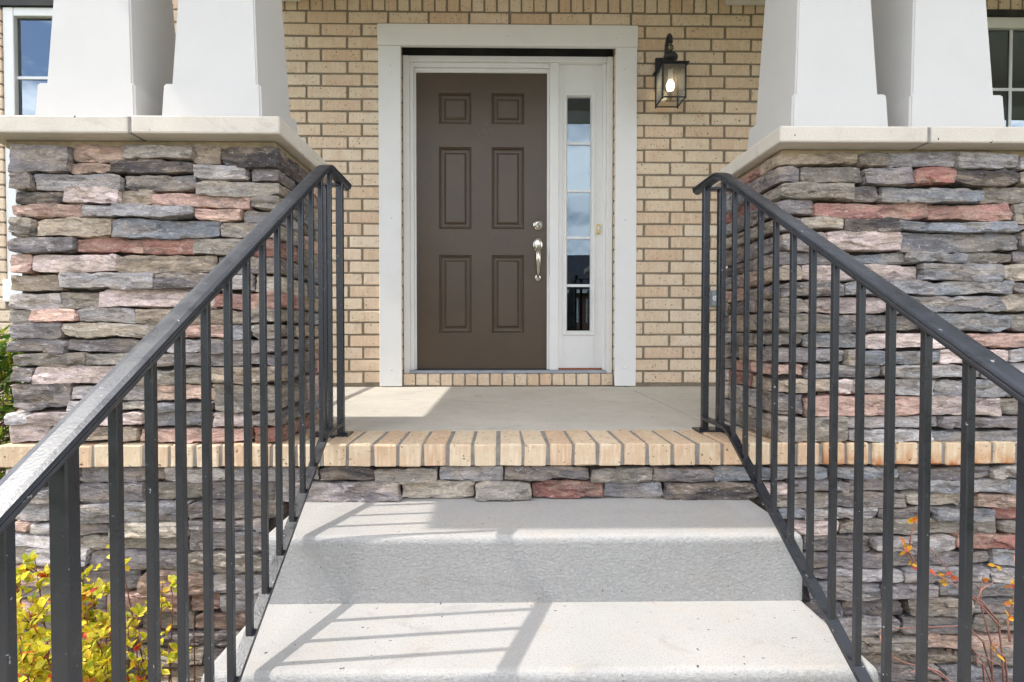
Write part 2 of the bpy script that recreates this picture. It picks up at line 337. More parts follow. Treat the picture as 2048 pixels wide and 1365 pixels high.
RP = """904 1163 906 943 t;1167 1258 902 945 o;1261 1486 899 948 G;1488 1686 897 944 G;1692 1777 889 938 G;903 975 847 906 m;980 1177 845 901 o;1180 1342 839 896 m;1345 1477 839 893 r;1479 1687 840 894 d;1692 1778 837 885 o;900 1145 791 845 o;1146 1235 785 836 m;1238 1579 784 833 b;1577 1779 784 834 o;903 1024 741 791 m;1024 1402 730 782 R;1405 1673 728 782 R;1682 1780 712 779 o;903 974 691 735 o;975 1115 694 732 T;1116 1295 688 731 d;1300 1678 689 725 b;1683 1781 689 709 g;905 1056 628 686 m;1058 1303 625 687 P;1299 1693 622 688 g;1697 1782 631 687 m;906 1139 581 621 m;1140 1323 584 622 b;1325 1513 585 619 b;1516 1677 585 619 o;1682 1783 588 626 m;906 980 525 578 t;983 1372 527 578 P;1372 1643 529 582 g;1644 1784 531 582 T;907 1112 475 521 m;1117 1404 482 523 g;1405 1679 484 526 b;1685 1785 489 528 m;907 986 426 474 o;991 1269 423 474 P;1271 1638 425 477 g;1643 1786 427 486 T;910 1092 359 423 o;1102 1376 363 417 m;1379 1674 363 420 b;1679 1787 361 422 o;908 984 315 356 o;987 1179 305 356 b;1183 1481 307 355 P;1486 1789 312 355 p;909 1128 260 307 m;1131 1179 256 303 o;1181 1429 258 304 b;1435 1660 259 307 P;1664 1789 259 307 G;909 995 216 254 p;997 1243 211 253 g;1246 1576 210 253 G;1580 1791 210 255 G;910 1091 163 209 t;1096 1153 160 206 P;1156 1422 158 207 G;1427 1677 151 205 b;1680 1792 151 205 T;911 988 95 159 m;993 1385 89 153 p;1390 1639 90 146 P;1644 1793 91 146 o;913 1129 2 87 o;1132 1439 48 84 G;1442 1794 47 85 m;1134 1411 3 43 G;1416 1795 2 42 b"""
BL = """-1596 -1514 -137 -78 P;-1509 -1363 -123 -74 m;-1358 -1144 -125 -75 m;-1140 -1087 -121 -75 o;-1086 -888 -124 -77 G;-884 -644 -119 -76 G;-1558 -1360 -190 -142 G;-1356 -1153 -191 -128 m;-1149 -964 -183 -124 o;-961 -728 -184 -123 m;-1571 -1361 -250 -195 G;-1358 -1010 -253 -193 g;-1007 -705 -245 -186 m;-1587 -1518 -284 -253 p;-1517 -1362 -289 -255 G;-1358 -1257 -292 -257 m;-1254 -1012 -298 -255 T;-1009 -762 -278 -246 m;-1587 -1359 -328 -291 G;-1357 -1042 -348 -299 o;-1010 -887 -349 -280 m;-883 -762 -348 -283 g;-1588 -1529 -389 -331 o;-1526 -1328 -392 -333 G;-1326 -1013 -408 -351 m;-1009 -763 -415 -352 o;-1588 -1360 -450 -394 p;-1355 -1171 -474 -397 g;-1168 -953 -484 -413 k;-950 -763 -485 -420 G;-1589 -1421 -510 -454 o;-1419 -1273 -539 -478 m;-1270 -1015 -550 -488 p;-1010 -912 -552 -489 p;-908 -764 -553 -490 G;-1590 -1390 -567 -515 p;-1386 -1173 -598 -544 k;-1170 -1000 -606 -555 o;-995 -764 -608 -557 k;-1591 -1439 -632 -572 o;-1435 -1135 -651 -603 p;-1131 -846 -656 -612 m;-1592 -1312 -705 -637 k;-1308 -1192 -710 -656 o;-1189 -956 -715 -660 T;-951 -846 -720 -662 m;-1593 -1377 -780 -711 p;-1373 -1108 -785 -716 m;-1103 -847 -788 -720 t"""
BC = """-640 -588 -118 -77 m;-585 -407 -120 -77 d;-406 -204 -124 -78 o;-199 12 -123 -79 G;14 291 -124 -80 m;296 497 -128 -81 o;498 701 -128 -81 m;702 892 -130 -82 b;-724 -325 -182 -123 m;-322 -84 -185 -126 T;-79 102 -184 -127 o;106 339 -183 -127 r;341 535 -183 -130 g;540 854 -187 -133 d"""
BR = """896 1085 -126 -83 b;1090 1310 -122 -83 b;1315 1608 -126 -84 m;1613 1831 -122 -85 o;864 945 -167 -135 P;948 1150 -164 -129 m;1155 1394 -165 -125 m;1399 1831 -166 -125 b;861 1089 -215 -170 o;1094 1345 -219 -169 m;1350 1565 -212 -169 T;1569 1832 -215 -170 k;911 1000 -253 -218 b;1003 1244 -255 -220 G;1249 1429 -255 -218 m;1433 1629 -261 -217 b;1632 1833 -260 -218 r;969 1122 -309 -258 P;1127 1647 -310 -260 o;1651 1834 -302 -263 o;1003 1229 -368 -314 m;1232 1500 -363 -314 G;1503 1835 -356 -306 r;1003 1281 -421 -373 m;1286 1627 -413 -368 m;1631 1836 -412 -361 b;1007 1091 -464 -425 m;1095 1327 -468 -426 G;1330 1619 -468 -418 G;1624 1837 -465 -416 G;1008 1256 -524 -469 g;1259 1441 -516 -472 m;1446 1838 -516 -469 g;1009 1134 -584 -528 g;1138 1342 -585 -530 m;1345 1559 -580 -519 o;1564 1840 -572 -521 g;1009 1329 -646 -589 G;1334 1565 -640 -584 g;1570 1841 -639 -576 o;1010 1397 -702 -651 o;1402 1842 -688 -644 k;1157 1571 -740 -708 t;1575 1843 -744 -694 o;1158 1459 -796 -744 m;1464 1844 -799 -749 g"""

def stone_mesh(sx, sy, sz, seed, skip, corner=0):
    """Rough split stone: a rounded block whose faces are chipped by a cellular noise. skip = hidden faces (axis, sign)."""
    st = 0.0078
    n = [max(5, int(sx / st)), max(3, int(sy / (st * 1.6))), max(5, int(sz / (st * 0.9)))]
    h = [sx / 2, sy / 2, sz / 2]; r = min(0.0046, sz * 0.15, sx * 0.15)
    off = Vector((seed * 3.17 % 91, seed * 7.31 % 83, seed * 1.93 % 77))
    idx, V, F = {}, [], []
    rnd = random.Random(seed)
    tl, tr_, bl, br = [rnd.choice((rnd.uniform(-0.06, 0.12), rnd.uniform(-0.06, 0.12), rnd.uniform(0.15, 0.5))) for _ in range(4)]
    bow = rnd.uniform(-0.005, 0.005); tilt = rnd.uniform(-0.12, 0.20); yaw = rnd.uniform(-0.04, 0.04)
    def vert(i, j, k):
        key = (i, j, k)
        if key in idx: return idx[key]
        p = Vector([h[a] * (2 * t / n[a] - 1) for a, t in zip(range(3), key)])
        q = Vector([max(-(h[a] - r), min(h[a] - r, p[a])) for a in range(3)])
        d = p - q
        d = d.normalized() if d.length > 1e-9 else Vector((0, -1, 0))
        v = q + d * r
        u, w = v.x / h[0], v.z / h[2]
        e = max(0, abs(u) - 0.55) / 0.45                      # ragged, tapering ends
        tp = (tr_ if u > 0 else tl) if w > 0 else (br if u > 0 else bl)
        v.z *= 1 - tp * e * e
        P = Vector((v.x, v.y, v.z)) + off
        v.z += ((noise.noise(Vector((P.x * 9, seed, w * 0.4))) * 0.0055 + noise.noise(Vector((P.x * 34, seed, w * 0.4))) * 0.0028) + bow * (1 - u * u)) * (0.35 + 0.65 * abs(w))
        v.x += noise.noise(Vector((seed, P.z * 22, u))) * 0.006 * (abs(u) > 0.6)
        Q = Vector((P.x * 9, P.y * 18, P.z * 32))
        ds, pts = noise.voronoi(Q)
        c = pts[0]; g = noise.noise_vector(c * 3.7 + off)
        chip = (Q - c).dot(g) * 0.0090 + noise.noise(c * 5.1) * 0.0050
        chip += noise.noise(P * 34) * 0.0022 + noise.noise(Vector((P.x * 7, P.y * 7, P.z * 15))) * 0.0036
        buried = any((v[a] * sgn) > h[a] * 0.35 for a, sgn in skip)
        if not buried:
            v += d * chip
            if (1, 1) in skip: v.y += tilt * v.z + yaw * v.x
        idx[key] = len(V); V.append(v); return idx[key]
    for a in range(3):
        b, c = (a + 1) % 3, (a + 2) % 3
        for sgn in (-1, 1):
            if (a, sgn) in skip: continue
            lv = 0 if sgn < 0 else n[a]
            for i in range(n[b]):
                for j in range(n[c]):
                    q = []
                    for di, dj in ((0, 0), (1, 0), (1, 1), (0, 1)):
                        t = [0, 0, 0]; t[a] = lv; t[b] = i + di; t[c] = j + dj; q.append(vert(*t))
                    F.append(tuple(q) if sgn > 0 else tuple(q[::-1]))
    return mesh('stone', V, F, MAT['stone'], False)
SEED = [100]
def stone(parent, x0, x1, y0, y1, z0, z1, code, skip=((1, 1),)):
    SEED[0] += 1; s = SEED[0]; rnd = random.Random(s * 13)
    o = new_obj('stone', stone_mesh(x1 - x0, y1 - y0, z1 - z0, s, set(skip)), parent, ((x0 + x1) / 2, (y0 + y1) / 2, (z0 + z1) / 2))
    k = rnd.uniform(0.86, 1.10); c = lin(*[min(255, v * k) for v in PAL[code]])
    o.rotation_euler.y = rnd.uniform(-0.018, 0.018) * min(1, 0.2 / (x1 - x0)); o.color = c; return o
def parse(t): return [(int(a) / 1000, int(b) / 1000, int(c) / 1000, int(d) / 1000, e) for a, b, c, d, e in (s.split() for s in t.split(';'))]
CODES = 'dmmGGggbboottTPpRrk'
FRONT = 1.712
def pier(name, label, table, xl, xr, zc0, zc1, joint, cap_l, cap_r, inner):
    t = thing(name, label, 'stone pillar', ((xl + xr) / 2, 1.93, 0.0)); base = t.location.copy()
    rnd = random.Random(name + label)
    kids = []
    kids.append(box('core', xl + 0.03, xr - 0.03, FRONT + 0.046, 2.17, 0.001, zc0 - 0.002, MAT['mortar_dark']))
    for x0, x1, z0, z1, c in parse(table):
        out = rnd.uniform(-0.014, 0.014); sk = {(1, 1)}; dep = 0.09
        side = None
        if x1 > xr - 0.025: side = 1; x1 = xr + rnd.uniform(-0.004, 0.008)
        elif x0 < xl + 0.05 and inner == 1: side = -1
        elif x0 < xl + 0.025: side = -1; x0 = xl - rnd.uniform(-0.004, 0.008)
        if side: dep = rnd.uniform(0.12, 0.30); sk = {(1, 1)}
        kids.append(stone(None, x0, x1, FRONT + out, FRONT + out + dep, max(z0, 0.0015), z1, c, sk))
        if side and (side == inner or side == -1):
            y = FRONT + out + dep + 0.003
            while y < 2.16:
                ln = min(rnd.uniform(0.10, 0.26), 2.185 - y)
                if 2.185 - y - ln < 0.07: ln = 2.185 - y
                a = rnd.uniform(-0.008, 0.008); cc = rnd.choice(CODES)
                if side == 1: kids.append(stone(None, xr - 0.055, xr + a, y, y + ln, max(z0, 0.0015), z1, cc, {(0, -1)}))
                else: kids.append(stone(None, (xl + 0.02 if inner == 1 else xl) - a, xl + 0.07, y, y + ln, max(z0, 0.0015), z1, cc, {(0, 1)}))
                y += ln + 0.003
    kids.append(box('mortar_bed', xl + 0.012, xr - 0.012, FRONT + 0.012, 2.165, zc0 - 0.026, zc0 - 0.0005, MAT['mortar_tan'], None, 0.006, 2))
    kids.append(box('cap_slab', cap_l, joint - 0.005, 1.66, 2.205, zc0, zc1, MAT['cap'], None, 0.006, 2))
    kids.append(box('cap_slab', joint + 0.005, cap_r, 1.66, 2.205, zc0, zc1 + 0.001, MAT['cap'], None, 0.006, 2))
    kids.append(box('cap_joint', joint - 0.0049, joint + 0.0049, 1.664, 2.20, zc0 + 0.002, zc1 - 0.003, MAT['mortar_grey']))
    for k in kids:
        k.parent = t; k.location = k.location - base
    return t
pier('stone_pillar', 'stacked ledgestone pillar with limestone cap left of the steps', LP, -1.592, -0.708, 0.974, 1.029, -1.142, -1.632, -0.682, 1)
pier('stone_pillar', 'stacked ledgestone pillar with limestone cap right of the steps', RP, 0.906, 1.795, 0.957, 1.009, 1.352, 0.878, 1.835, -1)

# porch base: stone veneer under the brick ledge
wall = thing('stone_porch_wall', 'low ledgestone wall under the brick ledge, either side of the concrete steps', 'stone wall', (0, 1.8, GZ))
wb = wall.location.copy(); kids = [box('core', -1.585, 2.22, FRONT + 0.046, 1.96, GZ - 0.1, -0.0715, MAT['mortar_dark'])]
rnd = random.Random(5)
for tb in (BL, BC, BR):
    for x0, x1, z0, z1, c in parse(tb):
        o = rnd.uniform(-0.014, 0.014)
        sk = {(1, 1)}; dep = 0.09
        if x0 < -1.56: dep = 0.2
        kids.append(stone(None, x0, min(x1, 2.2), FRONT + 0.004 + o, FRONT + o + dep, z0, min(z1, -0.0735), c, sk))
for xa, xb in ((-1.60, -0.60), (0.80, 2.2)):                     # courses below the picture's edge, down to the bed
    z = -0.803
    while z > GZ:
        hh = rnd.uniform(0.04, 0.065); x = xa
        while x < xb - 0.02:
            ln = min(rnd.uniform(0.12, 0.4), xb - x)
            kids.append(stone(None, x, x + ln, FRONT + rnd.uniform(-0.01, 0.012), FRONT + 0.08, z - hh, z, rnd.choice(CODES))); x += ln + 0.003
        z -= hh + 0.003
z = -0.08
while z > -0.8:                                                  # right end, outside the picture
    hh = rnd.uniform(0.04, 0.06); x = 1.852
    while x < 2.18:
        ln = min(rnd.uniform(0.12, 0.3), 2.2 - x)
        kids.append(stone(None, x, x + ln, FRONT + rnd.uniform(-0.01, 0.012), FRONT + 0.08, z - hh, z, rnd.choice(CODES))); x += ln + 0.003
    z -= hh + 0.003
for k in kids: k.parent = wall; k.location = k.location - wb

# ------------------------------------------------------------------ bricks
def brick_mesh(sx, sy, sz, seed, mat, bev=0.0035):
    bm = bmesh.new(); bm_box(bm, -sx / 2, sx / 2, -sy / 2, sy / 2, -sz / 2, sz / 2)
    bmesh.ops.bevel(bm, geom=bm.edges[:], offset=bev, segments=1, affect='EDGES')
    r = random.Random(seed)
    for v in bm.verts: v.co += Vector([r.uniform(-0.0017, 0.0017) for _ in range(3)])
    return bm_mesh('brick', bm, mat)
CACHE = {}
def brick(name, parent, x0, x1, y0, y1, z0, z1, mat, rnd, base=Vector((0, 0, 0)), jit=0.0012):
    key = (round(x1 - x0, 3), round(y1 - y0, 3), round(z1 - z0, 3), mat.name)
    var = CACHE.setdefault(key, [])
    if len(var) < 5: var.append(brick_mesh(x1 - x0, y1 - y0, z1 - z0, len(CACHE) * 7 + len(var), mat))
    c = Vector(((x0 + x1) / 2 + rnd.uniform(-jit, jit), (y0 + y1) / 2 + rnd.uniform(-jit, jit), (z0 + z1) / 2 + rnd.uniform(-jit, jit)))
    return new_obj(name, rnd.choice(var), parent, c - base)

# brick ledge (rowlock) along the porch edge
YB = 1.699
ledge = thing('brick_ledge', 'row of buff bricks on edge along the front of the porch floor', 'brick ledge', (0, 1.82, -0.071)); lb = ledge.location.copy()
k = box('mortar_bed', -1.60, 2.2, YB + 0.007, 1.944, -0.0695, -0.004, MAT['mortar_grey']); k.parent = ledge; k.location = -lb
rnd = random.Random(11); pitch = 0.0808; n0 = -19
for i in range(-19, 28):
    x0 = -0.0065 + i * pitch + 0.0055; x1 = x0 + pitch - 0.011
    if i == -19: x0 -= 0.062
    m = MAT['brick_stain'] if x0 > 0.98 else MAT['ledge_brick']
    brick('brick', ledge, x0, x1, YB, 1.942, -0.071, 0.0, m, rnd, lb)

# ------------------------------------------------------------------ porch floor and steps
slab = tag(new_obj('porch_slab', None), kind='structure')
for xa, xb in ((-1.60, 0.822), (0.829, 2.20)):
    k = box('slab_panel', xa, xb, 1.9445, 3.484, -0.09, -0.002, MAT['slab'], slab, 0.004, 2)
box('control_joint', 0.815, 0.835, 1.95, 3.48, -0.085, -0.009, MAT['mortar_grey'], slab)

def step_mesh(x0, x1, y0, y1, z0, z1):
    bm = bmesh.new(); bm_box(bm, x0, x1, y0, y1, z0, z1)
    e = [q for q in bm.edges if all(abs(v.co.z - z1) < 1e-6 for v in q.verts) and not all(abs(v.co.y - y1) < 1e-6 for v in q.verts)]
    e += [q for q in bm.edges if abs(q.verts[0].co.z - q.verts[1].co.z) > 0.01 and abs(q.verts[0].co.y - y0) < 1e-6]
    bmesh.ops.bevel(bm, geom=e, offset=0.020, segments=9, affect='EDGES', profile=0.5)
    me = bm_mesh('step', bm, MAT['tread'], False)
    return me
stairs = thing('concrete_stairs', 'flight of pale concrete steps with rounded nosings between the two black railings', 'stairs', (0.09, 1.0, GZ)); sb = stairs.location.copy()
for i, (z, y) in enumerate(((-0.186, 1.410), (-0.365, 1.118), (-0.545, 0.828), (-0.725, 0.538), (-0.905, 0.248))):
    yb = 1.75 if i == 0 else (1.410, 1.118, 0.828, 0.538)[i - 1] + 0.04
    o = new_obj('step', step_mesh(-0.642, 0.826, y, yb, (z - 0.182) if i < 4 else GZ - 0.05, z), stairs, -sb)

# ------------------------------------------------------------------ tapered columns
def column(label, cx, zb):
    t = thing('tapered_column', label, 'column', (cx, 1.935, zb), 'square tapered columns in pairs on the stone pillars')
    def frustum(name, w0, w1, z0, z1, bev, mat):
        bm = bmesh.new(); v = bm_box(bm, -w0 / 2, w0 / 2, -w0 / 2, w0 / 2, z0, z1)
        for q in v:
            if q.co.z > (z0 + z1) / 2: q.co.x *= w1 / w0; q.co.y *= w1 / w0
        bmesh.ops.bevel(bm, geom=bm.edges[:], offset=bev, segments=3, affect='EDGES')
        return new_obj(name, bm_mesh(name, bm, mat), t)
    frustum('plinth', 0.332, 0.318, 0.001, 0.150, 0.006, MAT['column'])
    frustum('shaft', 0.284, 0.165, 0.1495, 2.40 - zb, 0.005, MAT['column'])
    frustum('capital', 0.26, 0.28, 2.395 - zb, 2.469 - zb, 0.005, MAT['column'])
column('white tapered column on left pillar, outer one beside the window', -1.362, 1.0305)
column('white tapered column on left pillar, inner one nearer the door', -0.950, 1.0305)
column('white tapered column on right pillar, inner one nearer the door', 1.140, 1.0105)
column('white tapered column on right pillar, outer one at the photo edge', 1.538, 1.0105)

# ------------------------------------------------------------------ porch roof
roof = thing('porch_roof', 'white beams and soffit of the porch roof above the columns', 'porch roof', (0, 2.4, 2.47)); rb = roof.location.copy()
def rbox(n, *a, mat=MAT['white'], bev=0.004):
    k = box(n, *a, mat, None, bev, 1); k.parent = roof; k.location = -rb; return k
rbox('beam', -1.62, 6.4, 1.775, 2.107, 2.47, 2.699)
rbox('beam', -1.62, -1.285, 2.1085, 3.48, 2.488, 2.699)
rbox('beam', 1.47, 1.80, 2.1085, 3.48, 2.488, 2.699)
rbox('soffit', -2.045, 6.6, 1.312, 3.484, 2.70, 2.73)
rbox('fascia', -2.05, 6.605, 1.285, 1.3105, 2.70, 2.88)
rbox('fascia', -2.076, -2.0465, 1.285, 3.484, 2.70, 2.88)
rbox('fascia', 6.6065, 6.632, 1.285, 3.484, 2.70, 2.88)
V = [(-2.10, 1.27, 2.882), (6.65, 1.27, 2.882), (6.65, 3.48, 3.55), (-2.10, 3.48, 3.55), (-2.10, 1.27, 2.90), (6.65, 1.27, 2.90), (6.65, 3.48, 3.60), (-2.10, 3.48, 3.60)]
k = new_obj('shingles', mesh('shingles', V, [(3, 2, 1, 0), (4, 5, 6, 7), (0, 1, 5, 4), (1, 2, 6, 5), (2, 3, 7, 6), (3, 0, 4, 7)], MAT['roof']), roof, -rb)

# ------------------------------------------------------------------ the house front
YW = 3.485
house = thing('brick_house', 'buff brick house front with brown door, sidelight and white trim', 'house', (0, YW, GZ)); hb = house.location.copy()
def put(o, parent=house):
    o.parent = parent
    if parent is house: o.location = o.location - hb
    return o
def part(name):                                                    # an Empty that carries sub-parts, sitting at the house's origin offset
    return put(new_obj(name, None))
DX0, DX1, DZ = -0.645, 0.755, 2.27
WINL = (-3.205, -2.312, 0.55, 2.462); WINR = (3.07, 4.06, 0.55, 2.452)
OPEN = [(DX0, DX1, 0.0, DZ), WINL, WINR]
# mortar backing: a wall with three openings
xs = sorted({-7.0, 8.0, DX0 - 0.005, DX1 + 0.005, WINL[0] - 0.005, WINL[1] + 0.005, WINR[0] - 0.005, WINR[1] + 0.005}); zs = sorted({GZ - 0.1, 5.2, 0.0, DZ, 0.55, WINL[3], WINR[3]})
bm = bmesh.new()
for i in range(len(xs) - 1):
    za = None
    for j in range(len(zs) - 1):
        cx, cz = (xs[i] + xs[i + 1]) / 2, (zs[j] + zs[j + 1]) / 2
        solid = not any(o[0] - 0.006 < cx < o[1] + 0.006 and o[2] < cz < o[3] for o in OPEN)
        if solid and za is None: za = zs[j]
        if za is not None and (not solid or j == len(zs) - 2):
            bm_box(bm, xs[i], xs[i + 1], YW + 0.0035, YW + 0.26, za, zs[j + 1] if solid else zs[j]); za = None
bmesh.ops.remove_doubles(bm, verts=bm.verts[:], dist=1e-5)
put(new_obj('mortar_backing', bm_mesh('mortar_backing', bm, MAT['mortar'])))
# running-bond bricks with a soldier course at the porch ceiling
rnd = random.Random(21); CH = 0.0806; PL = 0.2634; ZS = 2.436
single, field = [], []
def cut(x0, x1, z0, z1):
    segs = [(x0, x1)]
    for a, b, c, d in OPEN:
        if z1 > c + 0.01 and z0 < d - 0.02:
            ns = []
            for s0, s1 in segs:
                if s1 <= a or s0 >= b: ns.append((s0, s1)); continue
                if s0 < a: ns.append((s0, a))
                if s1 > b: ns.append((b, s1))
            segs = ns
    return [s for s in segs if s[1] - s[0] > 0.02]
for row in range(0, 44):
    zt = ZS - row * CH - 0.0055; zb = zt - CH + 0.011
    ph = 0.064 + (0.0 if row % 2 == 0 else 0.092)
    for i in range(-20, 24):
        x0 = ph + i * PL + 0.0075; x1 = x0 + PL - 0.015
        if x1 < -4.6 or x0 > 5.0 or (zb < -0.02 and -1.6 < (x0 + x1) / 2 < 2.2): continue
        if zb < 0 and -1.6 < (x0 + x1) / 2 < 2.2: zb2 = 0.002
        else: zb2 = zb
        for a, b in cut(x0, x1, zb2, zt):
            cx = (a + b) / 2; cz = (zb2 + zt) / 2
            vis = cz > 0 and ((-1.50 < cx < -0.66) or (0.77 < cx < 1.80)) and not (row > 3 and (-0.74 < cx < 0.85)) and not (1 <= row <= 2 and -0.7 < cx < 0.8)
            if row == 0 and -1.5 < cx < 1.9: vis = True
            (single if vis else field).append((a, b, zb2, zt, 'brick'))
sol = []
for i in range(-58, 62):
    x0 = -0.988 + i * 0.0806 + 0.0055; x1 = x0 + 0.0806 - 0.011; e = (x0, x1, ZS + 0.0055, ZS + 0.25, 'soldier_brick')
    if any(x0 < w[1] and x1 > w[0] and w[3] > ZS for w in OPEN) and (x0 < WINL[1] or x0 > WINR[0]):
        wtop = WINL[3] if x0 < 0 else WINR[3]
        e = (x0, x1, wtop + 0.03, ZS + 0.25, 'soldier_brick')
    (sol if -1.45 < x0 < 1.85 else field).append(e)
for z in range(4):                                                   # above the porch ceiling, out of view
    pass
single.sort(key=lambda q: abs((q[0] + q[1]) / 2)); field += single[300:]; single = single[:300]
for a, b, c, d, n in single + sol: brick(n, house, a, b, YW, YW + 0.068, c, d, MAT['brick'], rnd, hb)
bm = bmesh.new()
for a, b, c, d, n in field:
    j = rnd.uniform(-0.001, 0.001); bm_box(bm, a, b, YW + j, YW + 0.06, c, d)
bmesh.ops.bevel(bm, geom=bm.edges[:], offset=0.0035, segments=1, affect='EDGES')
put(tag(new_obj('brickwork', bm_mesh('brickwork', bm, MAT['brick'])), kind='stuff'))

# dim rooms behind the glass, closed to the daylight
bm = bmesh.new()
for a in ((-7, 8, 6.5, 6.6, GZ, 5.2), (-7.1, -7, YW + 0.262, 6.6, GZ, 5.2), (8, 8.1, YW + 0.262, 6.6, GZ, 5.2), (-7, 8, YW + 0.262, 6.5, 5.1, 5.2), (-7, 8, YW + 0.262, 6.5, GZ, GZ + 0.1), (1.6, 1.7, YW + 0.262, 6.5, GZ + 0.1, 5.1), (-1.5, -1.4, YW + 0.262, 6.5, GZ + 0.1, 5.1)): bm_box(bm, *a)
put(new_obj('room_walls', bm_mesh('room_walls', bm, MAT['room'])))
# --- door unit
W = MAT['white']
fr = part('door_frame')
def fbox(n, x0, x1, y0, y1, z0, z1, mat=W, bev=0.003, par=fr): return box(n, x0, x1, y0, y1, z0, z1, mat, par, bev, 1)
fbox('jamb', -0.6435, -0.600, 3.548, 3.66, 0.080, 2.188); fbox('jamb', -0.5995, -0.574, 3.566, 3.66, 0.101, 2.150); fbox('jamb_stop', -0.5735, -0.561, 3.581, 3.66, 0.103, 2.120)
fbox('jamb', 0.712, 0.7535, 3.548, 3.66, 0.080, 2.188); fbox('jamb', 0.690, 0.7115, 3.566, 3.66, 0.101, 2.150)
fbox('head', -0.5995, 0.7115, 3.550, 3.66, 2.1505, 2.188); fbox('head', -0.5735, 0.330, 3.566, 3.66, 2.1205, 2.150); fbox('head_stop', -0.5605, 0.316, 3.581, 3.66, 2.092, 2.120)
fbox('mullion', 0.331, 0.393, 3.560, 3.66, 0.101, 2.1502); fbox('mullion_stop', 0.3165, 0.3305, 3.578, 3.66, 0.103, 2.120)
fbox('threshold', -0.5995, 0.7115, 3.520, 3.66, 0.0805, 0.1005, MAT['alu'], 0.003)
fbox('head_gap_shade', -0.6425, 0.7525, 3.60, 3.66, 2.190, 2.268, MAT['dark'], 0.0)  # dark board painting in the shade of the void above the frame
fbox('weatherstrip', -0.560, 0.3155, 3.60, 3.64, 0.1008, 0.108, MAT['dark'], 0.0)
fbox('sill_strip', 0.395, 0.688, 3.574, 3.60, 0.1012, 0.113, MAT['wood'], 0.0)
# door leaf with six sunk and raised panels
PAN = [(xa, xb, za, zb) for xa, xb in ((-0.410, -0.192), (-0.056, 0.163)) for za, zb in ((1.751, 1.958), (1.050, 1.599), (0.352, 0.876))]
YD = 3.588; xs = sorted({-0.5600, 0.3155} | {p[0] for p in PAN} | {p[1] for p in PAN}); zs = sorted({0.1085, 2.0905} | {p[2] for p in PAN} | {p[3] for p in PAN})
V, F, ix = [], [], {}
def dv(x, z, y=YD):
    kx = (x, z, y)
    if kx not in ix: ix[kx] = len(V); V.append((x, y, z))
    return ix[kx]
for i in range(len(xs) - 1):
    for j in range(len(zs) - 1):
        cx, cz = (xs[i] + xs[i + 1]) / 2, (zs[j] + zs[j + 1]) / 2
        if any(p[0] < cx < p[1] and p[2] < cz < p[3] for p in PAN): continue
        F.append((dv(xs[i], zs[j]), dv(xs[i + 1], zs[j]), dv(xs[i + 1], zs[j + 1]), dv(xs[i], zs[j + 1])))
x0, x1, z0, z1 = xs[0], xs[-1], zs[0], zs[-1]; yb = YD + 0.044
for a, b in (((x0, z0), (x1, z0)), ((x1, z0), (x1, z1)), ((x1, z1), (x0, z1)), ((x0, z1), (x0, z0))):
    F.append((dv(*a), dv(*a, yb), dv(*b, yb), dv(*b)))
F.append((dv(x0, z0, yb), dv(x0, z1, yb), dv(x1, z1, yb), dv(x1, z0, yb)))
door = put(tag(new_obj('front_door', mesh('front_door', V, F, MAT['door'])), 'dark brown six-panel entry door'))
for p in PAN:
    ring_panel('panel', *p[:2], *p[2:], YD, [(0, 0), (0.003, 0.006), (0.009, 0.003), (0.014, 0.014), (0.022, 0.017), (0.034, 0.017), (0.046, 0.005), (0.050, 0.004)], MAT['door'], door)
bm = bmesh.new(); bm_lathe(bm, [(0.033, 0.0), (0.033, 0.006), (0.030, 0.011), (0.022, 0.013), (0.021, 0.022), (0.018, 0.024)], (0.2555, YD, 1.079), 24, 'Y', 1.0, 1.12)
new_obj('deadbolt', bm_mesh('deadbolt', bm, MAT['nickel'], True), door)
bm = bmesh.new(); bm_lathe(bm, [(0.012, 0.0), (0.012, 0.002), (0.009, 0.003)], (0.2555, YD - 0.0242, 1.079), 16, 'Y'); bm_box(bm, 0.2543, 0.2567, YD - 0.0282, YD - 0.0272, 1.072, 1.086)
new_obj('lock_cylinder', bm_mesh('lock_cylinder', bm, MAT['alu']), door)
bm = bmesh.new(); bm_lathe(bm, [(0.034, 0.0), (0.034, 0.005), (0.029, 0.011), (0.012, 0.014)], (0.2555, YD, 0.945), 24, 'Y', 1.0, 1.4)
new_obj('handle_plate', bm_mesh('handle_plate', bm, MAT['nickel'], True), door)
bm = bmesh.new(); bm_lathe(bm, [(0.021, 0.0), (0.021, 0.005), (0.017, 0.010), (0.008, 0.012)], (0.2555, YD, 0.724), 24, 'Y', 1.0, 1.25)
new_obj('handle_foot', bm_mesh('handle_foot', bm, MAT['nickel'], True), door)
bm = bmesh.new(); bm_tube(bm, [(0.2555, YD - 0.01, 0.925), (0.2555, YD - 0.032, 0.908), (0.2555, YD - 0.046, 0.880), (0.2555, YD - 0.050, 0.840), (0.2555, YD - 0.046, 0.795), (0.2555, YD - 0.034, 0.755), (0.2555, YD - 0.012, 0.728)],
                         [0.010, 0.014, 0.0185, 0.017, 0.013, 0.009, 0.008], 14)
new_obj('grip', bm_mesh('grip', bm, MAT['nickel'], True), door)
bm = bmesh.new(); bm_tube(bm, [(0.2555, YD - 0.012, 0.930), (0.2555, YD - 0.034, 0.934), (0.2555, YD - 0.044, 0.928)], [0.005, 0.007, 0.006], 10)
new_obj('thumb_latch', bm_mesh('thumb_latch', bm, MAT['nickel'], True), door)
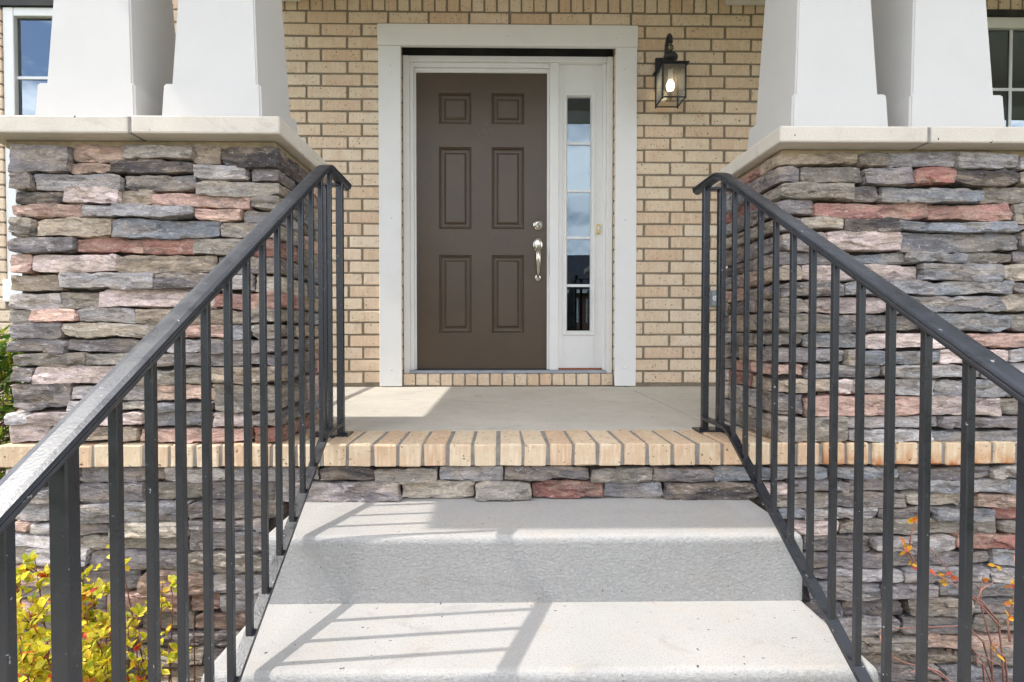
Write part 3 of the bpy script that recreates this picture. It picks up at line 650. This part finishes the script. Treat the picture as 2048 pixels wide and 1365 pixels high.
# the ghost of a house number that was taken off the door
bm = bmesh.new()
def mark(pts):
    w = 0.0011
    pts = [(-0.533 + (840 + px / 8.53 - 840) * 0.003372, 2.0405 - (py / 8.53) * 0.003372) for px, py in pts]
    for (xa, za), (xb, zb) in zip(pts, pts[1:]):
        d = Vector((xb - xa, zb - za)).normalized(); nx, nz_ = -d.y * w, d.x * w; y = YD - 0.0006
        bm.faces.new([bm.verts.new(q) for q in ((xa + nx, y, za + nz_), (xa - nx, y, za - nz_), (xb - nx, y, zb - nz_), (xb + nx, y, zb + nz_))])
for s in ([(920, 815), (960, 830), (980, 870), (990, 930)], [(1085, 712), (1108, 705), (1130, 725), (1112, 750), (1085, 768)], [(1040, 812), (1070, 795), (1090, 812), (1072, 838), (1035, 845)],
          [(1040, 852), (1098, 850), (1130, 880), (1120, 930), (1092, 958), (1050, 966)], [(1140, 835), (1160, 782)], [(1185, 785), (1196, 832), (1216, 890)], [(1246, 914), (1262, 904)]): mark(s)
new_obj('number_ghost', bm_mesh('number_ghost', bm, MAT['door_mark']), door)
# sidelight: a white panel with a tall narrow glazed light in five panes
sl = part('sidelight')
GX0, GX1, GZ0, GZ1 = 0.455, 0.611, 0.372, 1.933
SLB = (0.3935, 0.6895, 0.1135, 2.150); YS = 3.588
for n, (a, b, c, d) in (('stile', (SLB[0], GX0 - 0.024, SLB[2], SLB[3])), ('stile', (GX1 + 0.024, SLB[1], SLB[2], SLB[3])), ('rail', (GX0 - 0.0235, GX1 + 0.0235, SLB[2], GZ0 - 0.03)), ('rail', (GX0 - 0.0235, GX1 + 0.0235, GZ1 + 0.03, SLB[3]))):
    fbox(n, a, b, YS, YS + 0.04, c, d, W, 0.0, sl)
ring_panel('glazing_bead', GX0 - 0.030, GX1 + 0.030, GZ0 - 0.036, GZ1 + 0.036, YS - 0.001, [(0, 0.002), (0.001, -0.007), (0.006, -0.009), (0.010, -0.004), (0.016, -0.006), (0.022, -0.006), (0.026, 0.004), (0.030, 0.012), (0.0305, 0.03)], W, sl, False)
zz = [GZ0, 0.672, 0.995, 1.310, 1.630, GZ1]
for a, b in zip(zz, zz[1:]): box('pane', GX0 - 0.004, GX1 + 0.004, YS + 0.0155, YS + 0.0185, a + 0.0005, b - 0.0005, MAT['glass'], sl)
for z in zz[1:-1]: box('muntin', GX0, GX1, YS + 0.009, YS + 0.0150, z - 0.0095, z + 0.0095, MAT['muntin'], sl, 0.002)
# flat casing boards on the brick around the opening
tr = part('door_trim')
box('board', -0.784, -0.640, 3.457, 3.4838, 0.003, 2.2015, W, tr, 0.003); box('board', 0.752, 0.890, 3.457, 3.4838, 0.003, 2.2015, W, tr, 0.003)
box('board', -0.788, 0.894, 3.453, 3.4838, 2.2025, 2.340, W, tr, 0.003)
for x, z in ((-0.653, 2.268), (0.049, 2.264), (0.758, 2.257), (-0.709, 2.073), (0.811, 2.061), (-0.706, 1.098), (0.815, 1.089), (-0.707, 0.115), (0.816, 0.12)):
    bm = bmesh.new(); bm_lathe(bm, [(0.0075, -0.002), (0.007, 0.003), (0.003, 0.0055)], (x, 3.457 if z < 2.2 else 3.453, z), 10, 'Y'); new_obj('screw_plug', bm_mesh('screw_plug', bm, W, True), tr)
# brick sill under the threshold
sill = put(tag(new_obj('door_sill', None), 'row of small buff bricks under the threshold, mortar smeared'))
box('mortar_bed', -0.6425, 0.7525, 3.5005, 3.60, 0.001, 0.078, MAT['mortar_grey'], sill)
for i in range(17):
    x0 = -0.6375 + i * 0.0816; brick('brick', sill, x0 + 0.005, x0 + 0.0766, 3.492, 3.58, 0.004, 0.0795, MAT['brick'], rnd)

# --- windows
def window(lab, w, cols, rows, gx0, gx1, gzt, gzb, apron):
    t = put(tag(new_obj('window', None), lab)); x0, x1, z0, z1 = w; y = 3.496
    z0f = z0 + (0.146 if apron else 0.05)
    for n, a in (('frame', (x0 + 0.002, gx0, y, y + 0.08, z0f, z1 - 0.012)), ('frame', (gx1, x1 - 0.002, y, y + 0.08, z0f, z1 - 0.012)), ('frame', (gx0 + 0.0005, gx1 - 0.0005, y + 0.001, y + 0.08, gzt, z1 - 0.012)), ('frame', (gx0 + 0.0005, gx1 - 0.0005, y + 0.001, y + 0.08, z0f, gzb))):
        box(n, *a, W, t, 0.006, 2)
    zm = (gzt + gzb) / 2
    box('meeting_rail', gx0 + 0.0005, gx1 - 0.0005, y + 0.012, y + 0.05, zm - 0.022, zm + 0.022, W, t, 0.003)
    box('sill', x0 + 0.001, x1 - 0.001, 3.462, y + 0.06, z0 + 0.001, z0f - 0.0005, W, t, 0.006, 2)
    box('lintel', x0 - 0.05, x1 + 0.05, 3.480, 3.56, z1 - 0.010, z1 + 0.026, MAT['dark'], t)
    for za, zb in ((gzb, zm - 0.022), (zm + 0.022, gzt)):
        cw = (gx1 - gx0) / cols; rh = (zb - za) / rows
        for i in range(cols):
            for j in range(rows): box('pane', gx0 + i * cw + 0.0003, gx0 + (i + 1) * cw - 0.0003, y + 0.030, y + 0.034, za + j * rh + 0.0003, za + (j + 1) * rh - 0.0003, MAT['glass_window'], t)
        for i in range(1, cols): box('muntin', gx0 + i * cw - 0.010, gx0 + i * cw + 0.010, y + 0.020, y + 0.029, za, zb, MAT['muntin'], t, 0.002)
        for j in range(1, rows): box('muntin', gx0, gx1, y + 0.0215, y + 0.0295, za + j * rh - 0.010, za + j * rh + 0.010, MAT['muntin'], t, 0.002)
    return t
window('white window at the left edge with blue sky in its panes', WINL, 3, 2, -3.135, -2.382, 2.394, 0.806, True)
wr = window('white window at the right edge with dark panes', WINR, 3, 2, 3.13, 3.95, 2.368, 0.75, False)
bm = bmesh.new()                                                    # scrolled ironwork hanging behind the second column of panes
for i in range(7):
    cz = 2.28 - i * 0.12; rr = 0.058
    bm_tube(bm, [(3.485 + rr * math.cos(a * math.pi / 9), 3.56, cz + rr * math.sin(a * math.pi / 9)) for a in range(19)], 0.006, 6)
put(new_obj('scroll_ornament', bm_mesh('scroll_ornament', bm, MAT['grey_metal'], True)))

# ------------------------------------------------------------------ wall lantern, doorbell, outlet
lan = thing('wall_lantern', 'black wall lantern with clear glass and a lit bulb, right of the door', 'lantern', (1.071, YW, 1.80)); nb = lan.location.copy()
def lput(o): o.parent = lan; o.location = o.location - nb; return o
LX0, LX1, LY0, LY1, LZ0, LZ1 = 1.000, 1.141, 3.272, 3.418, 1.800, 2.008
cxl, cyl = (LX0 + LX1) / 2, (LY0 + LY1) / 2
bm = bmesh.new(); q = 0.0045
for x in (LX0, LX1):
    for y in (LY0, LY1): bm_box(bm, x - q, x + q, y - q, y + q, LZ0 - 0.006, LZ1)
for z in (LZ0, LZ1 - 0.004):
    for y in (LY0, LY1): bm_box(bm, LX0 + q + 0.0002, LX1 - q - 0.0002, y - q * 0.8, y + q * 0.8, z, z + 0.007)
    for x in (LX0, LX1): bm_box(bm, x - q * 0.8, x + q * 0.8, LY0 + q + 0.0002, LY1 - q - 0.0002, z, z + 0.007)
lput(new_obj('cage', bm_mesh('cage', bm, MAT['lantern'])))
bm = bmesh.new()
def frust(w0, w1, z0, z1):
    v = bm_box(bm, -1, 1, -1, 1, z0, z1)
    for p in v:
        w = w0 if abs(p.co.z - z0) < 1e-6 else w1; p.co.x = cxl + p.co.x * w; p.co.y = cyl + p.co.y * w
frust(0.090, 0.088, LZ1 + 0.002, LZ1 + 0.008); frust(0.084, 0.026, LZ1 + 0.0081, LZ1 + 0.026)
lput(new_obj('lantern_roof', bm_mesh('lantern_roof', bm, MAT['lantern'])))
bm = bmesh.new(); bm_lathe(bm, [(0.022, 0.0), (0.024, 0.024), (0.040, 0.032), (0.0455, 0.044), (0.044, 0.056), (0.030, 0.072), (0.012, 0.080), (0.007, 0.092)], (cxl, cyl, LZ1 + 0.024), 20)
lput(new_obj('finial', bm_mesh('finial', bm, MAT['lantern'], True)))
bm = bmesh.new(); bm_tube(bm, [(cxl + 0.016 * math.cos(a), cyl, LZ1 + 0.134 + 0.018 * math.sin(a)) for a in [i * math.pi / 8 for i in range(17)]], 0.003, 6)
lput(new_obj('hanging_ring', bm_mesh('hanging_ring', bm, MAT['lantern'], True)))
bm = bmesh.new(); bm_box(bm, cxl - 0.058, cxl + 0.058, YW - 0.018, YW - 0.001, 1.93, 2.14)
arm = [(YW - 0.012, 2.06), (YW - 0.045, 2.13), (YW - 0.062, 2.20), (YW - 0.085, 2.228), (YW - 0.115, 2.232), (cyl, 2.205), (cyl - 0.006, 2.172)]
for (ya, za), (yb_, zb) in zip(arm, arm[1:]):
    bm_tube(bm, [(cxl, ya, za), (cxl, yb_, zb)], 0.0125, 8)
lput(new_obj('bracket', bm_mesh('bracket', bm, MAT['lantern'])))
for a in ((LX0 + 0.005, LX1 - 0.005, LY0 - 0.001, LY0 + 0.001), (LX0 + 0.005, LX1 - 0.005, LY1 - 0.001, LY1 + 0.001)): lput(box('glass_pane', *a, LZ0 + 0.0075, LZ1 - 0.0045, MAT['lamp_glass']))
for a in ((LX0 - 0.001, LX0 + 0.001, LY0 + 0.005, LY1 - 0.005), (LX1 - 0.001, LX1 + 0.001, LY0 + 0.005, LY1 - 0.005)): lput(box('glass_pane', *a, LZ0 + 0.0075, LZ1 - 0.0045, MAT['lamp_glass']))
bm = bmesh.new(); bm_lathe(bm, [(0.015, 0.0), (0.017, 0.01), (0.013, 0.05), (0.017, 0.066)], (cxl, cyl, 1.938), 16)
lput(new_obj('socket', bm_mesh('socket', bm, MAT['muntin'], True)))
bm = bmesh.new(); bm_lathe(bm, [(0.004, -0.033), (0.020, -0.027), (0.0235, -0.013), (0.0262, 0.0), (0.0232, 0.014), (0.017, 0.025), (0.013, 0.034)], (cxl, cyl, 1.904), 20)
lput(new_obj('bulb', bm_mesh('bulb', bm, MAT['bulb'], True)))

bell = thing('doorbell', 'small ivory doorbell button on the white frame beside the sidelight', 'doorbell', (0.664, 3.548, 1.052))
bm = bmesh.new(); bm_box(bm, -0.013, 0.013, 0.004, 0.0175, -0.034, 0.034); bmesh.ops.bevel(bm, geom=bm.edges[:], offset=0.004, segments=2, affect='EDGES')
new_obj('housing', bm_mesh('housing', bm, MAT['ivory']), bell, (0.0, 0.02, 0))
bm = bmesh.new(); bm_box(bm, -0.006, 0.006, -0.002, 0.0035, -0.014, 0.014); bmesh.ops.bevel(bm, geom=bm.edges[:], offset=0.0015, segments=1, affect='EDGES')
new_obj('button', bm_mesh('button', bm, MAT['muntin']), bell, (0.0, 0.02, 0))

outl = thing('outlet_box', 'grey metal outdoor outlet box low on the brick behind the right railing', 'outlet', (1.432, YW, 0.578))
bm = bmesh.new(); bm_box(bm, -0.052, 0.052, -0.03, -0.001, -0.053, 0.053); bmesh.ops.bevel(bm, geom=bm.edges[:], offset=0.006, segments=2, affect='EDGES')
new_obj('box_body', bm_mesh('box_body', bm, MAT['grey_metal']), outl)
for x in (-0.024, 0.024):
    bm = bmesh.new(); bm_lathe(bm, [(0.017, 0.0), (0.017, 0.003), (0.014, 0.0045)], (x, -0.0305, 0.0), 16, 'Y'); new_obj('receptacle', bm_mesh('receptacle', bm, MAT['muntin']), outl)
    bm = bmesh.new()
    for dx in (-0.006, 0.006): bm_box(bm, x + dx - 0.0015, x + dx + 0.0015, -0.0362, -0.0352, -0.004, 0.006)
    bm_box(bm, x - 0.002, x + 0.002, -0.0362, -0.0352, -0.011, -0.007)
    new_obj('slot', bm_mesh('slot', bm, MAT['dark']), outl)

# ------------------------------------------------------------------ railings
CAP = [(0.01063, -0.0102), (0.01912, -0.00893), (0.0204, -0.00552), (0.01938, -0.00272), (0.01725, -0.00238), (0.01725, -0.00085), (0.01904, 0.00034), (0.01802, 0.0051), (0.01513, 0.00952), (0.01207, 0.01054), (0.00893, 0.01394), (0.00467, 0.01615), (0.0, 0.01683), (-0.00467, 0.01615), (-0.00893, 0.01394), (-0.01207, 0.01054), (-0.01513, 0.00952), (-0.01802, 0.0051), (-0.01904, 0.00034), (-0.01725, -0.00085), (-0.01725, -0.00238), (-0.01938, -0.00272), (-0.0204, -0.00552), (-0.01912, -0.00893), (-0.01063, -0.0102)]
BAR = [(-0.013, 0.0), (0.013, 0.0), (0.013, -0.011), (-0.013, -0.011)]
RAIL = MAT['rail']
def sq_post(name, parent, x, y, z0, z1, w, base, slope=0.0):
    bm = bmesh.new(); v = bm_box(bm, -w / 2, w / 2, -w / 2, w / 2, 0, z1 - z0)
    for p in v:
        if p.co.z > 0.01: p.co.z += p.co.y * slope
    bmesh.ops.bevel(bm, geom=[e for e in bm.edges if abs(e.verts[0].co.z - e.verts[1].co.z) > 0.05], offset=w * 0.10, segments=1, affect='EDGES')
    return new_obj(name, bm_mesh(name, bm, RAIL), parent, Vector((x, y, z0)) - base)
def stair_railing(label, X, side, top, bot, ys, posts, y_end, py0, skew):
    """top/bot: (level z, y where the slope starts, slope). side: +1 if the pillar is towards +X. The whole railing turns by skew about its upper end."""
    t = thing('stair_railing', label, 'railing', (X, 1.93, 0.0), 'black metal stair railings'); base = t.location.copy(); t.rotation_euler.z = skew
    def zt(y): return top[0] - max(0, top[1] - y) * top[2]
    def zb(y): return bot[0] - max(0, bot[1] - y) * bot[2]
    def fix(o): o.location = o.location - base; return o
    path = lambda d, ye: [(py0 + 0.085, d[0])] + [(d[1] + s, d[0] + c) for s, c in ((0.03, 0.0), (0.012, -0.0015), (-0.006, -0.0075 * d[2] / 0.6), (-0.03, -0.03 * d[2]))] + [(ye, d[0] - (d[1] - ye) * d[2])]
    fix(sweep_yz('handrail', CAP, path(top, y_end), X, MAT['handrail'], t))
    fix(sweep_yz('bottom_rail', BAR, [(py0, bot[0])] + path(bot, y_end)[1:], X, RAIL, t))
    for y in ys:
        sq_post('baluster', t, X, y, zb(y) - 0.003, zt(y) - 0.008, 0.0134, base, top[2] if y < top[1] else 0)
        if y < bot[1] - 0.02:
            bm = bmesh.new(); r_ = random.Random(int(y * 1000))
            for sx in (-1, 1):
                for sy in (-1, 1):
                    bmesh.ops.create_icosphere(bm, subdivisions=1, radius=r_.uniform(0.0035, 0.0055))
                    for v in bm.verts[-12:]: v.co += Vector((sx * 0.007, sy * 0.0075, sy * 0.0075 * bot[2] + 0.001))
            new_obj('weld_bead', bm_mesh('weld_bead', bm, RAIL, True), t, Vector((X, y, zb(y))) - base)
    for y, z0 in posts: sq_post('post', t, X, y, z0, zt(y) - 0.008, 0.0228, base, top[2] if y < top[1] else 0)
    x2 = X + side * 0.057
    sq_post('post', t, x2, py0, 0.0065, top[0] - 0.014, 0.0254, base)
    xe = X + side * 0.150
    fix(box('wall_bar', min(X, xe), max(X, xe), py0 - 0.016, py0 + 0.016, top[0] - 0.0225, top[0] - 0.0122, RAIL, t, 0.002))
    fix(box('tie_bar', min(X + side * 0.013, x2 - side * 0.013), max(X + side * 0.013, x2 - side * 0.013), py0 - 0.011, py0 + 0.011, bot[0] - 0.012, bot[0] - 0.001, RAIL, t))
    for px, py, pz, wx, wy in ((X + side * 0.03, py0 - 0.008, 0.0008, 0.066, 0.038), ) + tuple((X, y, z0 - 0.006, 0.045, 0.045) for y, z0 in posts[1:]):
        bm = bmesh.new(); bm_box(bm, px - wx, px + wx, py - wy, py + wy, pz, pz + 0.0062); bmesh.ops.bevel(bm, geom=bm.edges[:], offset=0.0012, segments=1, affect='EDGES')
        fix(new_obj('base_plate', bm_mesh('base_plate', bm, RAIL), t))
        for s in (-1, 1):
            bm = bmesh.new(); bm_lathe(bm, [(0.0075, 0.0), (0.0075, 0.004), (0.004, 0.007)], (px + s * wx * 0.8, py - wy * 0.55, pz + 0.0062), 6); fix(new_obj('anchor_bolt', bm_mesh('anchor_bolt', bm, RAIL), t))
    return t
stair_railing('black metal stair railing on the left, beside the yellow shrub', -0.560, -1, (0.890, 1.709, 0.626), (0.035, 1.690, 0.627),
              [0.573, 0.744, 0.822, 0.900, 0.982, 1.066, 1.148, 1.230, 1.315, 1.400, 1.481, 1.565, 1.652, 1.745], [(1.865, 0.0065), (0.654, -0.7185), (0.36, -0.8985)], 0.30, 1.865, math.atan(0.02))
stair_railing('black metal stair railing on the right, beside the leggy twigs', 0.750, 1, (0.897, 1.800, 0.585), (0.040, 1.727, 0.608),
              [0.836 + i * 0.0854 for i in range(12)] + [0.668, 0.583, 0.498], [(1.928, 0.0065), (0.735, -0.7185), (0.36, -0.8985)], 0.30, 1.928, 0.0)
# low railing that closes the porch's left end, from the pillar to the house (its shadow lies on the slab)
pr = thing('porch_railing', 'black metal railing closing the left end of the porch behind the pillar', 'railing', (-1.418, 2.8, 0.0)); pb = pr.location.copy()
for n, prof, z in (('handrail', CAP, 0.895), ('bottom_rail', BAR, 0.09)):
    o = sweep_yz(n, prof, [(2.19, z), (3.48, z)], -1.418, RAIL, pr); o.location = -pb
for i in range(14): sq_post('baluster', pr, -1.418, 2.27 + i * 0.088, 0.087, 0.884, 0.0155, pb)
for y in (2.215, 3.452): sq_post('post', pr, -1.418, y, -0.001, 0.884, 0.0254, pb)

# ------------------------------------------------------------------ shrubs
def leaf_cloud(name, leaves, mat, parent, base):
    """leaves: (position, tip direction, normal, length, width, colour). A folded ovate blade of 8 triangles each."""
    V, F, C = [], [], []
    for p, d, nrm, ln, wd, c in leaves:
        d = d.normalized(); s = d.cross(nrm)
        s = s.normalized() if s.length > 1e-6 else Vector((1, 0, 0)); u = s.cross(d); i = len(V)
        for a, b, e in ((0, 0, 0), (0.22, 0.62, 0.10), (0.5, 1.0, 0.16), (0.8, 0.6, 0.08), (1, 0, -0.08), (0.8, -0.6, 0.08), (0.5, -1.0, 0.16), (0.22, -0.62, 0.10), (0.5, 0, -0.02)):
            V.append(p + d * ln * a + s * wd * 0.5 * b + u * wd * e)
        F += [(i, i + 1, i + 8, i + 7), (i + 1, i + 2, i + 8), (i + 2, i + 3, i + 8), (i + 3, i + 4, i + 5, i + 8), (i + 5, i + 6, i + 8), (i + 6, i + 7, i + 8)]
        C += [c] * 9
    me = mesh(name, V, F, mat, False)
    at = me.color_attributes.new('leaf_colour', 'FLOAT_COLOR', 'POINT')
    at.data.foreach_set('color', [x for c in C for x in c])
    return tag(new_obj(name, me, parent, -base), kind='stuff')
def rv(r): return Vector((r.uniform(-1, 1), r.uniform(-1, 1), r.uniform(-1, 1)))
LEAFC = [(228, 214, 58), (234, 222, 80), (216, 206, 52), (212, 206, 50), (236, 216, 84), (190, 194, 50), (238, 196, 70), (238, 168, 76), (232, 140, 72), (220, 92, 62), (204, 66, 54), (176, 188, 52)]
def leafy_shrub(label, base, stems, seed, dens):
    r = random.Random(seed); t = thing('yellow_shrub', label, 'shrub', base); b = Vector(base); lv = []; bm = bmesh.new()
    for tip, n in stems:
        tip = Vector(tip); root = b + Vector((r.uniform(-0.06, 0.06), r.uniform(-0.05, 0.05), 0.01)); mid = (root + tip) / 2 + rv(r) * 0.05
        pts = [root * (1 - a) ** 2 + mid * 2 * a * (1 - a) + tip * a * a for a in [i / 8 for i in range(9)]]
        bm_tube(bm, pts, [0.004 - 0.0028 * i / 8 for i in range(9)], 5)
        for k in range(n):
            a = r.uniform(0.35, 1.0) ** 0.8; p = root * (1 - a) ** 2 + mid * 2 * a * (1 - a) + tip * a * a
            tw = (rv(r) + Vector((0, -0.2, 0.45))).normalized(); q = p + tw * r.uniform(0.015, 0.075)
            bm_tube(bm, [p, (p + q) / 2 + rv(r) * 0.006, q], [0.0013, 0.001, 0.0007], 4)
            young = r.random() < 0.20
            for m in range(r.randint(5, 8)):
                c = r.choice(LEAFC[7:11] if (young and r.random() < 0.4) else LEAFC[:7] + LEAFC[11:])
                kk = r.uniform(0.85, 1.1); c = lin(*[min(255, v * kk) for v in c])
                pos = p + (q - p) * r.uniform(0.25, 1.0)
                lv.append((pos, tw * 0.6 + rv(r) + Vector((0, -0.25, 0.1)), rv(r) + Vector((-0.3, -0.5, 1.0)), r.uniform(0.016, 0.034), r.uniform(0.010, 0.019), c))
    new_obj('stems', bm_mesh('stems', bm, MAT['twig'], True), t, -b)
    leaf_cloud('foliage', lv, MAT['leaf'], t, b); return t
r = random.Random(3); st = []
def ptip(px, py, Y): return ((px - 1000) * Y / 1060 * 1.0, Y, 0.365 - (py - 662) * Y / 1060)
for px, py, Y, n in ((30, 1140, 1.50, 34), (75, 1125, 1.55, 30), (120, 1150, 1.45, 34), (20, 1200, 1.35, 34), (60, 1220, 1.30, 34), (150, 1170, 1.52, 30), (190, 1165, 1.55, 24), (215, 1160, 1.56, 20),
                     (110, 1230, 1.30, 30), (40, 1290, 1.22, 30), (90, 1300, 1.22, 30), (175, 1220, 1.42, 26), (225, 1210, 1.45, 22), (200, 1270, 1.32, 26), (255, 1230, 1.45, 12), (150, 1310, 1.25, 28), (10, 1330, 1.2, 24), (215, 1320, 1.28, 20), (5, 1165, 1.55, 22), (-25, 1180, 1.5, 24), (-40, 1260, 1.4, 24)):
    st.append((ptip(px, py, Y), n))
leafy_shrub('dense yellow-green shrub with red young tips left of the steps', (-1.12, 1.46, GZ + 0.002), st, 8, 1)
st = []
for px, py, Y, n in ((325, 1165, 1.56, 5), (335, 1290, 1.48, 6), (345, 1190, 1.57, 4), (270, 1250, 1.50, 6), (280, 1330, 1.42, 7), (310, 1250, 1.52, 4), (240, 1090, 1.58, 3), (270, 1330, 1.4, 6), (385, 1230, 1.58, 2)):
    st.append((ptip(px, py, Y), n))
leafy_shrub('thin sparse yellow twigs between the dense shrub and the steps', (-0.98, 1.53, GZ + 0.002), st, 9, 1)
# leggy shrub on the right: bare reddish twigs with a few orange leaves
tw = thing('leggy_shrub', 'leggy shrub of bare reddish twigs with few orange leaves right of the steps', 'shrub', (1.42, 1.45, GZ + 0.002)); tb = tw.location.copy(); bm = bmesh.new(); lv = []; r = random.Random(4)
def P3(px, py, Y): return Vector(ptip(px, py, Y))
TW = [([(2035, 1420), (2030, 1330), (2020, 1255), (1985, 1215), (1950, 1192), (1915, 1150), (1890, 1120), (1868, 1095)], 1.50), ([(2020, 1255), (1990, 1225), (1950, 1196), (1915, 1172), (1880, 1155), (1848, 1138), (1830, 1120), (1822, 1104)], 1.49),
      ([(2025, 1270), (1992, 1232), (1975, 1215), (1985, 1190), (2010, 1175)], 1.47), ([(1848, 1138), (1833, 1112), (1836, 1085), (1842, 1058), (1846, 1044)], 1.49), ([(2012, 1420), (2006, 1300), (1985, 1230), (1982, 1190), (1988, 1160)], 1.52),
      ([(2030, 1440), (1990, 1300), (1955, 1265), (1870, 1268), (1810, 1270), (1795, 1262), (1772, 1240)], 1.54), ([(2040, 1460), (1990, 1340), (1965, 1310), (1952, 1290), (1946, 1270)], 1.46), ([(2000, 1440), (1990, 1345), (1975, 1340), (1985, 1325), (2010, 1340), (2030, 1350)], 1.44),
      ([(1990, 1420), (1880, 1355), (1825, 1340), (1805, 1330), (1797, 1316), (1790, 1300)], 1.5), ([(1985, 1440), (1900, 1360), (1870, 1350), (1840, 1362)], 1.46), ([(1800, 1420), (1790, 1340), (1784, 1320), (1780, 1300), (1776, 1285), (1784, 1278), (1778, 1272), (1772, 1280)], 1.35),
      ([(2045, 1300), (2040, 1260), (2046, 1230), (2060, 1180), (2050, 1120)], 1.45), ([(2050, 1440), (2035, 1330), (2020, 1320), (2008, 1305), (2014, 1290)], 1.48)]
for pts, Y in TW:
    n = len(pts); bm_tube(bm, [P3(x, y, Y + 0.012 * math.sin(i * 1.7)) for i, (x, y) in enumerate(pts)], [0.0030 - 0.0018 * i / n for i in range(n)], 5)
new_obj('twigs', bm_mesh('twigs', bm, MAT['twig_red'], True), tw, -tb)
for px, py, Y, n in ((1840, 1046, 1.49, 4), (1846, 1040, 1.49, 3), (1823, 1098, 1.49, 4), (1830, 1108, 1.49, 3), (1836, 1140, 1.49, 3), (1872, 1145, 1.49, 3), (1898, 1176, 1.49, 3), (1908, 1163, 1.49, 4), (1918, 1166, 1.49, 3), (2012, 1142, 1.5, 2), (1986, 1172, 1.52, 2), (2010, 1310, 1.47, 3), (2016, 1322, 1.47, 3), (2042, 1250, 1.45, 4), (2046, 1180, 1.45, 4), (2044, 1215, 1.45, 3)):
    for m in range(n):
        c = r.choice([(236, 176, 56), (240, 190, 60), (232, 140, 70), (222, 110, 90)]); lv.append((P3(px, py, Y) + rv(r) * 0.004, rv(r) + Vector((0, -0.3, 0)), rv(r) + Vector((0, -1, 0.6)), r.uniform(0.016, 0.026), r.uniform(0.010, 0.015), lin(*c)))
leaf_cloud('leaves', lv, MAT['leaf'], tw, tb)
# feathery evergreen at the left end of the porch
ev = thing('evergreen_shrub', 'feathery yellow-green evergreen shrub at the left edge behind the pillar', 'shrub', (-2.22, 2.15, GZ + 0.002)); eb = ev.location.copy(); bm = bmesh.new(); lv = []; r = random.Random(6)
bm_tube(bm, [eb, eb + Vector((0.01, 0, 0.6)), eb + Vector((0, 0.02, 1.35))], [0.02, 0.013, 0.005], 7)
for k in range(820):
    hgt = r.uniform(0.02, 1.0); rad = 0.60 * math.sqrt(max(0.02, 1 - (abs(hgt - 0.42) / 0.62) ** 2)) * r.uniform(0.55, 1.08); a = r.uniform(0, 2 * math.pi)
    tip = eb + Vector((math.cos(a) * rad, math.sin(a) * rad, 0.05 + hgt * 1.40)); root = eb + Vector((math.cos(a) * rad * 0.3, math.sin(a) * rad * 0.3, max(0.03, hgt * 1.40 - 0.12)))
    bm_tube(bm, [root, tip], [0.003, 0.001], 4)
    d = (tip - root).normalized(); sd = d.cross(rv(r)).normalized()
    for m in range(9):
        f = 0.35 + 0.65 * m / 8; p = root + (tip - root) * f
        for s in (-1, 1):
            g = r.random(); c = (150, 164, 44) if (f > 0.75 and g < 0.5) else ((96, 136, 40) if g < 0.6 else (66, 104, 34))
            lv.append((p, d * 0.9 + sd * s * 0.8 + rv(r) * 0.25, rv(r), r.uniform(0.030, 0.055), r.uniform(0.008, 0.013), lin(*c)))
new_obj('branches', bm_mesh('branches', bm, MAT['twig'], True), ev, -eb)
leaf_cloud('foliage', lv, MAT['cedar'], ev, eb)

# ------------------------------------------------------------------ house across the street (seen in the sidelight glass)
fh = thing('brick_house', 'low dark-roofed brick house across the street, seen reflected in the sidelight', 'house', (5, -27, GZ)); fb = fh.location.copy()
def fput(o): o.parent = fh; o.location = o.location - fb; return o
fput(box('wall', -4, 17, -33, -26, GZ, 2.95, MAT['far_brick']))
V = [(-4.6, -25.4, 2.9), (17.6, -25.4, 2.9), (17.6, -33.6, 2.9), (-4.6, -33.6, 2.9), (-1.5, -29.5, 5.6), (14.5, -29.5, 5.6)]
fput(new_obj('roof', mesh('roof', V, [(0, 1, 5, 4), (1, 2, 5), (2, 3, 4, 5), (3, 0, 4), (3, 2, 1, 0)], MAT['roof'])))
fput(box('fascia', -4.62, 17.62, -25.42, -25.36, 2.70, 2.90, W))
for x in (-2.5, 0.6, 3.9, 5.4, 8.5, 12.0):
    w_ = fput(box('window', x, x + 1.0, -26.02, -25.96, 0.9, 2.4, W)); 
    for i in range(2):
        o = box('pane', x + 0.06 + i * 0.46, x + 0.48 + i * 0.46, -25.955, -25.945, 0.98, 2.32, MAT['glass'], w_);
